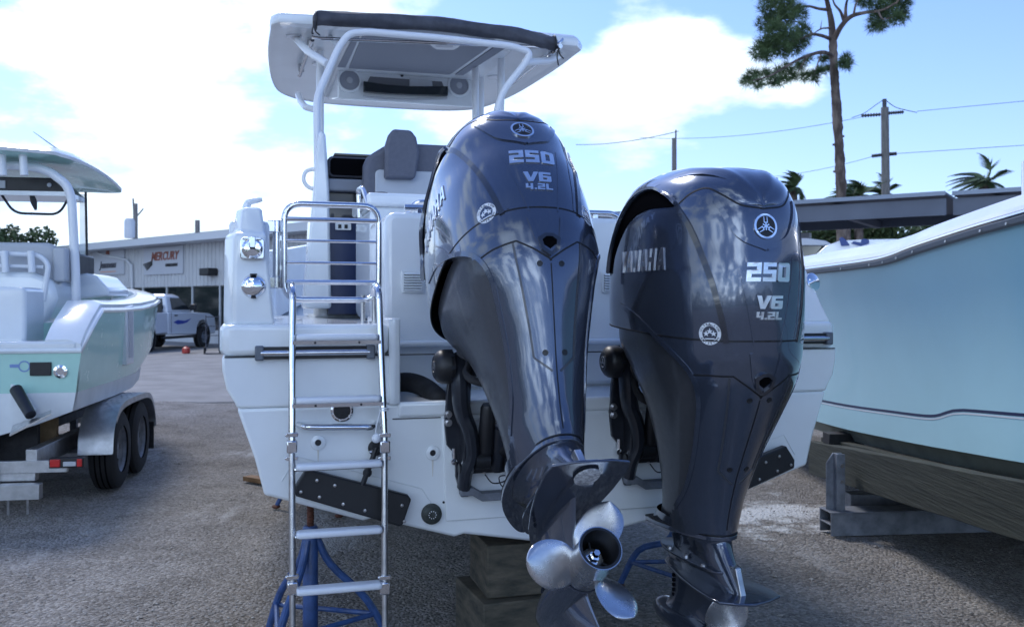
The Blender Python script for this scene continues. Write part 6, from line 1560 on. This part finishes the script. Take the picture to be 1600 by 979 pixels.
# ------------------------------------------------------------------ carport canopy on the right
CF = Frame((2.29, 20.1, 0), R(-33.4))
m_cp = mat('grey painted steel', (.11, .13, .175), .5, var=.1, vscale=.8); m_cp2 = mat('dark grey decking', (.10, .115, .15), .6)
def canopy(xa, xb, ya, yb, z0, label):
    r = empty('carport', CF.m @ V(xa, ya, 0), CF.rz, label, 'carport', 'flat canopies behind the boats')
    w_ = xb - xa; d_ = yb - ya
    mb = MB(); mb.box(0, w_, 0, .06, z0 - .015, z0 + .06); mb.build('roof_edge', mat('pale roof edge', (.22, .26, .33), .4, metal=.3), r)
    mb = MB(); mb.box(0, w_, .12, .18, z0 - .36, z0 - .06); mb.build('fascia', m_cp, r)
    mb = MB(); mb.box(0, w_, .06, d_, z0, z0 + .05); mb.build('roof', m_cp2, r)
    mb = MB(); mb.box(0, w_, d_, d_ + .12, z0 - .20, z0 + .02); mb.build('rear_beam', m_cp, r)
    x = .6
    while x < w_:
        mb = MB(); mb.box(x, x + .14, .18, d_, z0 - .22, z0 - .06); mb.build('rafter', m_cp, r)
        x += 3.2
    x = .7
    while x < w_:
        for y in (d_ * .85,):
            mb = MB(); mb.box(x, x + .20, y, y + .20, 0, z0 - .3); mb.build('post', m_trim, r)
        mb = MB(); mb.tube([V(x + .1, y, z0 - 1.1), V(x - .8, y, z0 - .35)], .05, 6); mb.build('knee_brace', m_cp, r)
        x += 5.6
    return r
c1 = CF.z(1478, 299, 3.6).x
canopy(-9, c1, 0, 4.2, 3.54, 'flat grey carport canopy above the neighbouring boats, its left half')
canopy(c1 + .10, c1 + 16, .10, 4.6, 3.54, 'dark grey carport canopy continuing to the right edge beyond a gap')

# ------------------------------------------------------------------ utility poles and wires
m_pole = mat('grey wood pole', (.20, .19, .18), .85, var=.3, vscale=6, aniso=(6, 6, .5)); m_wire = mat('wire', (.10, .12, .15), .6)
def pole(px, ptop, D, r, label, lean=0):
    a = W(px, ptop, D); b = V(a.x + lean, D, 0)
    rt = empty('utility_pole', b, 0, label, 'utility pole', 'utility poles behind the yard')
    mb = MB(); mb.tube([V(0, 0, 0), V(-lean, 0, a.z)], [r * 1.25, r], 10); mb.build('pole', m_pole, rt); return rt, b
rt, b0 = pole(1382.5, 168, 34, .135, 'grey wooden utility pole right of the pine, wires on both sides', .1)
def loc(px, py, D): return W(px, py, D) - b0
mb = MB(); mb.tube([loc(1382, 170, 34), loc(1382, 155, 34)], .08, 8); mb.build('pole_top_pin', m_canvas, rt)
for (xa, ya), (xb, yb) in (((1346, 181), (1376, 179)), ((1388, 177), (1412, 175)), ((1362, 244), (1378, 242)), ((1389, 241), (1401, 240))):
    mb = MB(); a, b = loc(xa, ya, 34), loc(xb, yb, 34); n = 7
    mb.tube([a.lerp(b, k / (2 * n)) for k in range(2 * n + 1)], [.075 if k % 2 else .03 for k in range(2 * n + 1)], 8); mb.build('insulator_string', m_canvas, rt)
mb = MB()
for pts in ([(1331, 184), (1350, 177), (1370, 163), (1382, 155)], [(1382, 155), (1398, 167), (1415, 172), (1433, 176)]): mb.tube(catmull([loc(x, y, 34) for x, y in pts], 5), .014, 6)
mb.build('jumper_wire', m_wire, rt)
def wire(a, b, label, r=.010, sag=.5):
    a, b = Vector(a), Vector(b); mb = MB(); mb.tube([a.lerp(b, k / 24) - V(0, 0, sag * 4 * (k / 24) * (1 - k / 24)) for k in range(25)], r, 5); o = mb.build('power_line', m_wire); tag(o, label, 'wire', 'power lines across the sky')
wire(W(1433, 174, 34), W(1800, 139, 30), 'upper power line right of the utility pole', sag=.0)
wire(W(1346, 183, 34), W(1000, 215, 44), 'upper power line crossing behind the pine trunk', sag=.3)
wire(W(1401, 240, 34), W(1800, 214, 30), 'lower power line right of the utility pole', sag=.0)
wire(W(1362, 245, 34), W(1150, 279, 44), 'lower power line left of the utility pole', sag=.2)
wire(W(1060, 205, 48), W(900, 226, 60), 'power line between the twin motors in the sky', r=.02, sag=.2)
rt, b0 = pole(1053.5, 216, 48, .12, 'thin dark pole rising behind the upright right motor'); mb = MB(); mb.tube([W(1056, 218, 48) - b0, W(1056, 203, 48) - b0], .04, 6); mb.build('pole_top_pin', m_canvas, rt)
rt, b0 = pole(211.5, 318, 60, .14, 'utility pole with a small transformer behind the building, farther left'); mb = MB(); mb.lathe([(.35, 0), (.38, .1), (.38, 1.1), (.3, 1.25), (0, 1.25)], W(204, 372, 60) - b0, V(0, 0, 1), 14); mb.build('transformer', m_trim, rt, ang=40)
mb = MB(); mb.tube([W(208, 310, 60) - b0, W(209, 330, 60) - b0], .05, 6); mb.tube([W(212, 340, 60) - b0, W(224, 326, 60) - b0], .04, 6); mb.build('pole_arm', m_canvas, rt)
pole(308.5, 344, 60, .15, 'shorter utility pole above the building roof near the white boat')

# ------------------------------------------------------------------ trees
m_bark = mat('pine bark', (.20, .155, .13), .9, col2=(.075, .055, .048), vscale=5, aniso=(1, 1, .35), bump=.8, bscale=9, ctr=(.42, .6))
m_ndl = mat('pine needles', (.125, .195, .075), .7, col2=(.055, .10, .04), vscale=.9)
m_leaf = mat('broad leaves', (.085, .125, .045), .7, col2=(.038, .062, .024), vscale=.5)
m_frond = mat('palm fronds', (.10, .15, .06), .6, col2=(.03, .05, .02), vscale=1.5)
def rdir(rn_): 
    while True:
        v = V(rn_.uniform(-1, 1), rn_.uniform(-1, 1), rn_.uniform(-1, 1))
        if .05 < v.length < 1: return v.normalized()
PD = 26.0
pb_ = V((1317 - 800) / 1450 * PD, PD, 0)
pn = empty('pine_tree', pb_, 0, 'tall pine with bare trunk and tufted crown rising behind the carport', 'tree')
PP = lambda px, py, dy=0: W(px, py, PD + dy) - pb_
rn_ = random.Random(21)
tp_ = catmull([V(0, 0, 0), PP(1315, 330), PP(1312, 250), PP(1308, 180), PP(1304, 120), PP(1301, 62)], 10)
mb = MB(); rings = []
for i, p in enumerate(tp_):
    t = i / (len(tp_) - 1); r_ = .152 - .04 * t + rn_.uniform(-.012, .012)
    rings.append([p + V(cos(a * pi / 6) * r_ * rn_.uniform(.88, 1.12), sin(a * pi / 6) * r_, 0) for a in range(12)])
mb.loft(rings); tr1 = mb.build('trunk', m_bark, pn, ang=60)
for px, py in ((1301, 226), (1302, 268), (1319, 213)):
    mb = MB(); a = PP(px, py); mb.tube([PP(1308, py), a], [.05, .03], 6); mb.build('branch_stub', m_bark, tr1)
limbs = [([(1301, 64, 0), (1299, 35, .1), (1294, 10, .2), (1286, -30, .4), (1290, -70, .4)], .11), ([(1302, 64, 0), (1314, 42, -.3), (1330, 26, -.5), (1352, 20, -.7), (1378, 16, -.9), (1402, 4, -1)], .085),
 ([(1319, 34, -.3), (1313, 18, -.1), (1303, 5, .0), (1298, -20, 0)], .05), ([(1321, 32, -.3), (1322, 8, .3), (1330, -20, .5)], .06), ([(1334, 22, -.6), (1338, 5, -.8), (1350, -15, -1)], .035),
 ([(1298, 16, .2), (1280, 14, 0), (1262, 10, -.2), (1240, 14, -.4), (1215, 22, -.5)], .05), ([(1300, 62, 0), (1284, 56, -.3), (1268, 54, -.6), (1252, 60, -.9), (1232, 66, -1.0), (1205, 72, -1.1)], .055),
 ([(1270, 54, -.5), (1258, 40, -.2), (1240, 34, 0), (1222, 44, .2)], .03), ([(1298, 44, 0), (1284, 45, .3), (1272, 52, .6), (1262, 60, .8)], .03), ([(1282, 46, .3), (1284, 32, .4)], .02),
 ([(1302, 88, 0), (1288, 82, -.5), (1272, 84, -.9), (1250, 92, -1.3), (1228, 104, -1.7), (1204, 118, -2.0), (1176, 126, -2.2)], .06), ([(1262, 88, -1.1), (1252, 104, -1.2), (1244, 116, -1.3)], .022), ([(1284, 83, -.6), (1276, 104, -.8), (1272, 116, -.9)], .022),
 ([(1304, 96, 0), (1314, 98, .3), (1324, 98, .5)], .03), ([(1400, 6, -1), (1412, -10, -1.2)], .03), ([(1372, 18, -.9), (1380, 30, -1.1), (1396, 26, -1.2)], .03), ([(1290, -10, .3), (1260, -25, .5), (1220, -30, .7)], .045)]
for pts, r0 in limbs:
    c = catmull([PP(x, y, d) for x, y, d in pts], 5); mb = MB(); mb.tube(c, [r0 * (1 - .75 * k / (len(c) - 1)) for k in range(len(c))], 7); mb.build('limb', m_bark, pn)
cl = [(1205, 15, 20), (1228, 10, 20), (1222, 30, 18), (1198, 38, 15), (1212, 48, 16), (1245, 20, 15), (1196, 70, 16), (1186, 82, 12), (1212, 66, 18), (1232, 58, 18), (1250, 64, 16), (1240, 76, 13), (1222, 82, 11), (1200, 86, 10), (1252, 44, 10),
 (1165, 128, 8), (1176, 118, 9), (1183, 130, 8), (1196, 116, 7), (1208, 128, 8), (1222, 126, 9), (1216, 112, 7), (1236, 118, 9), (1232, 106, 7), (1250, 104, 8), (1256, 120, 6), (1270, 122, 9), (1280, 112, 7), (1292, 110, 6), (1262, 94, 6), (1288, 92, 7), (1322, 92, 8), (1326, 101, 7), (1316, 100, 5),
 (1372, 30, 14), (1388, 22, 15), (1402, 30, 10), (1398, 12, 14), (1412, 4, 12), (1370, 8, 13), (1385, 0, 14), (1365, 42, 7), (1350, 4, 9), (1412, 24, 8), (1378, 42, 8), (1340, -8, 12),
 (1290, -20, 18), (1260, -22, 20), (1232, -14, 20), (1310, -30, 20), (1340, -28, 20), (1370, -22, 18), (1290, -60, 25), (1250, -55, 22), (1330, -60, 24), (1200, -10, 16), (1400, -20, 16)]
for px, py, r_ in cl:
    c = PP(px, py, rn_.uniform(-1.0, .6) - max(0, (1300 - px)) * .010); R0 = r_ / 1450 * PD * 1.15
    vv, ff = [], []
    nt_ = int(18 + r_ * r_ * .30)
    for k in range(nt_):
        d0 = rdir(rn_); o_ = c + V(d0.x, d0.y, d0.z * .8) * R0 * rn_.random() ** .55 * .85; td = (d0 + V(0, 0, .35) + rdir(rn_) * .5).normalized()
        for j in range(11):
            d = (td * .75 + rdir(rn_) * .85).normalized(); Ln = rn_.uniform(.14, .26); s_ = d.cross(rdir(rn_)).normalized() * .007
            o = len(vv); vv += [o_ - s_, o_ + s_, o_ + d * Ln]; ff.append((o, o + 1, o + 2))
    me = bpy.data.meshes.new('needle_clump'); me.from_pydata([tuple(v) for v in vv], [], ff); me.materials.append(m_ndl); o = bpy.data.objects.new('needle_clump', me); COL.objects.link(o); o.parent = pn

def palm(px, py, D, size, label, seed, wind=(-1, .2)):
    c = W(px, py, D); rt = empty('palm_tree', (c.x, D, 0), 0, label, 'palm', 'palms behind the carport'); rn2 = random.Random(seed)
    mb = MB(); mb.tube([V(0, 0, 0), V(0, 0, c.z)], [.2, .14], 8); mb.build('trunk', m_bark, rt)
    for k in range(20):
        a = 2 * pi * k / 20 + rn2.uniform(-.2, .2); el = rn2.uniform(-.15, 1.15); d = V(cos(a) * cos(el), sin(a) * cos(el), sin(el)); pts = [V(0, 0, c.z)]; v = d.copy(); n = 11
        for j in range(n): pts.append(pts[-1] + v * size / n); v = (v + V(wind[0] * .20, wind[1] * .08, -.13)).normalized()
        mb = MB(); mb.tube(pts, [.03 * (1 - j / (n + 2)) + .004 for j in range(n + 1)], 5)
        for j in range(2, n * 4):
            t = j / 4; i = int(t); 
            if i >= n: break
            p = pts[i].lerp(pts[i + 1], t - i); dd = (pts[i + 1] - pts[i]).normalized(); sd_ = dd.cross(V(0, 0, 1)).normalized(); ll = size * .34 * sin(pi * min(1, .12 + t / n * .95)) 
            for s in (-1, 1):
                e = p + (sd_ * s * .75 + dd * .75 + V(wind[0] * .25, 0, -.25)).normalized() * ll; u = dd * .02
                mb.add([p - u, p + u, e], [(0, 1, 2)])
        mb.build('frond', m_frond, rt, smooth=False)
palm(1538, 286, 30, 1.25, 'windblown palm crown showing above the right end of the carport', 1)
palm(1240, 294, 34, .9, 'small palm frond tips just right of the upright motor', 2)
palm(1342, 306, 32, 1.05, 'palm crown between the pine trunk and the utility pole', 3)
palm(1378, 304, 36, 1.1, 'palm crown directly behind the utility pole', 4)
palm(1322, 316, 30, .8, 'lowest palm crown touching the pine trunk above the canopy', 5)

def bush(x, y, rx, ry, z0, z1, n, label, seed, name='broadleaf_tree', cat_='tree', group=None, leaf=.16, m=None):
    rn2 = random.Random(seed); rt = empty(name, (x, y, 0), 0, label, cat_, group)
    mb = MB(); mb.tube([V(0, 0, 0), V(.1, 0, z0 + (z1 - z0) * .5)], [.18, .07], 7); mb.build('trunk', m_bark, rt)
    for k in range(5):
        a = rn2.random() * 6.28; mb = MB(); mb.tube([V(0, 0, max(.3, z0 * .8)), V(cos(a) * rx * .6, sin(a) * ry * .6, z0 + (z1 - z0) * rn2.uniform(.4, .8))], [.07, .03], 5); mb.build('limb', m_bark, rt)
    vv, ff = [], []; zc = (z0 + z1) / 2; hz_ = (z1 - z0) / 2
    blobs = [(V(rn2.uniform(-.7, .7) * rx, rn2.uniform(-.7, .7) * ry, zc + rn2.uniform(-.6, .6) * hz_), rn2.uniform(.28, .5)) for _ in range(14)]
    for k in range(n):
        c, s = rn2.choice(blobs); d = rdir(rn2); p = c + V(d.x * rx, d.y * ry, d.z * hz_) * s * rn2.random() ** .4
        a, b = rdir(rn2), rdir(rn2); a = a * leaf * rn2.uniform(.6, 1.2); b = (b - a.normalized() * b.dot(a.normalized())).normalized() * leaf * .45
        o = len(vv); vv += [p - a, p + b, p + a, p - b]; ff.append((o, o + 1, o + 2, o + 3))
    me = bpy.data.meshes.new('crown'); me.from_pydata([tuple(v) for v in vv], [], ff); me.materials.append(m or m_leaf); o = bpy.data.objects.new('crown', me); COL.objects.link(o); o.parent = rt
q = W(8, 478, 44)
bush(q.x, 44, 1.6, 2, 2.0, 5.4, 5000, 'dark green tree behind the seafoam boat at the left edge', 31)
for k, (px, D, h, rx) in enumerate(((1275, 33, 4.8, 1.9), (1325, 36, 5.4, 2.1), (1385, 34, 5.2, 2.0), (1425, 37, 5.2, 1.8), (1480, 38, 5.0, 2.0), (1550, 40, 4.7, 2.0), (1630, 42, 4.8, 2.2))):
    q = W(px, 478, D); bush(q.x, D, rx, 1.6, .5, h, 5200, ('green bushy tree below the carport just right of the motor', 'green bushy tree behind the pine trunk below the carport', 'green bushy tree by the foot of the utility pole', 'green bushy tree right of the utility pole, half behind the white deck', 'bushy tree under the carport near its gap', 'bushy tree under the right canopy', 'bushy tree beyond the right frame edge')[k], 40 + k, group='bushy trees behind the carport')
# far green belt
mb = MB(); rn2 = random.Random(5); vv, ff = [], []
for k in range(26000):
    a = rn2.uniform(-pi, pi); D = rn2.uniform(85, 100); h = rn2.random() ** 1.2 * (5 + 2.0 * sin(a * 9) + 1.2 * sin(a * 31)); p = V(sin(a) * D, cos(a) * D, h); u = rdir(rn2) * .7; v = rdir(rn2) * .5; o = len(vv); vv += [p - u, p + v, p + u, p - v]; ff.append((o, o + 1, o + 2, o + 3))
me = bpy.data.meshes.new('far_woods'); me.from_pydata([tuple(v) for v in vv], [], ff); me.materials.append(m_leaf); o = bpy.data.objects.new('far_woods', me); COL.objects.link(o); tag(o, 'belt of far trees round the boat yard', 'woods', kind='stuff')

# ------------------------------------------------------------------ the neighbour boat seen over the blue one
nb = empty('cabin_boat', (5.2, 12.5, 0), R(-20), 'white cabin boat behind the ice blue boat, only its grey roof and deck showing', 'boat')
N0 = V(5.2, 12.5, 0); NF = Frame(N0, R(-20))
hb_ = []
for y in (-3.5, -2, 0, 2, 3.2, 4.2, 4.8):
    t = max(0, (y - .5) / 4.3); k = max(.01, 1 - t ** 2); hb_.append([V(0, y, .5 + .6 * t ** 2), V(1.2 * k, y, .9 + .4 * t), V(1.35 * k, y, 1.9 + .2 * t), V(1.1 * k, y, 2.05 + .2 * t), V(-1.1 * k, y, 2.05 + .2 * t), V(-1.35 * k, y, 1.9 + .2 * t), V(-1.2 * k, y, .9 + .4 * t)])
mb = MB(); mb.loft(hb_); mb.build('hull', m_gel, nb, ang=40)
P_ = [NF.y(x, y, -1.2) for x, y in ((1240, 372), (1262, 372), (1290, 376), (1298, 380), (1298, 383), (1240, 383))]
mb = MB(); mb.prism([(p.x, p.z) for p in P_], XZ, -1.2, 1.2); mb.build('hard_roof', mat('silver roof', (.42, .45, .50), .4), nb, bevel=.02)
P_ = [NF.y(x, y, -1.1) for x, y in ((1240, 383), (1286, 383), (1272, 400), (1240, 400))]
mb = MB(); mb.prism([(p.x, p.z) for p in P_], XZ, -1.1, 1.1); mb.build('cabin_glass', m_glass, nb)
P_ = [NF.y(x, y, -2.0) for x, y in ((1272, 400), (1290, 384), (1312, 376), (1345, 374), (1400, 373), (1422, 377), (1450, 392), (1450, 405), (1272, 405))]
mb = MB(); mb.prism([(p.x, p.z) for p in P_], XZ, -2.0, -.6); mb.build('foredeck', m_gel, nb, bevel=.05, seg=3)
P_ = [NF.y(x, y, -2.1) for x, y in ((1311, 372), (1316, 370), (1321, 374), (1328, 383), (1314, 384))]
mb = MB(); mb.prism([(p.x, p.z) for p in P_], XZ, -2.12, -2.04); mb.build('blue_cushion', mat('blue cover', (.03, .06, .20), .5), nb, bevel=.01)
P_ = [NF.y(x, y, -2.1) for x, y in ((1330, 380), (1334, 377), (1345, 379), (1346, 374), (1351, 373), (1358, 375), (1358, 380), (1345, 384))]
mb = MB(); mb.prism([(p.x, p.z) for p in P_], XZ, -2.12, -2.04); mb.build('blue_cover', MATS['blue cover'], nb)
for yy_ in (-2.5, 0, 2.5):
    mb = MB(); mb.box(-.2, .2, yy_ - .2, yy_ + .2, 0, .62 if yy_ < 1 else .75); mb.build('keel_support', m_wood, nb)
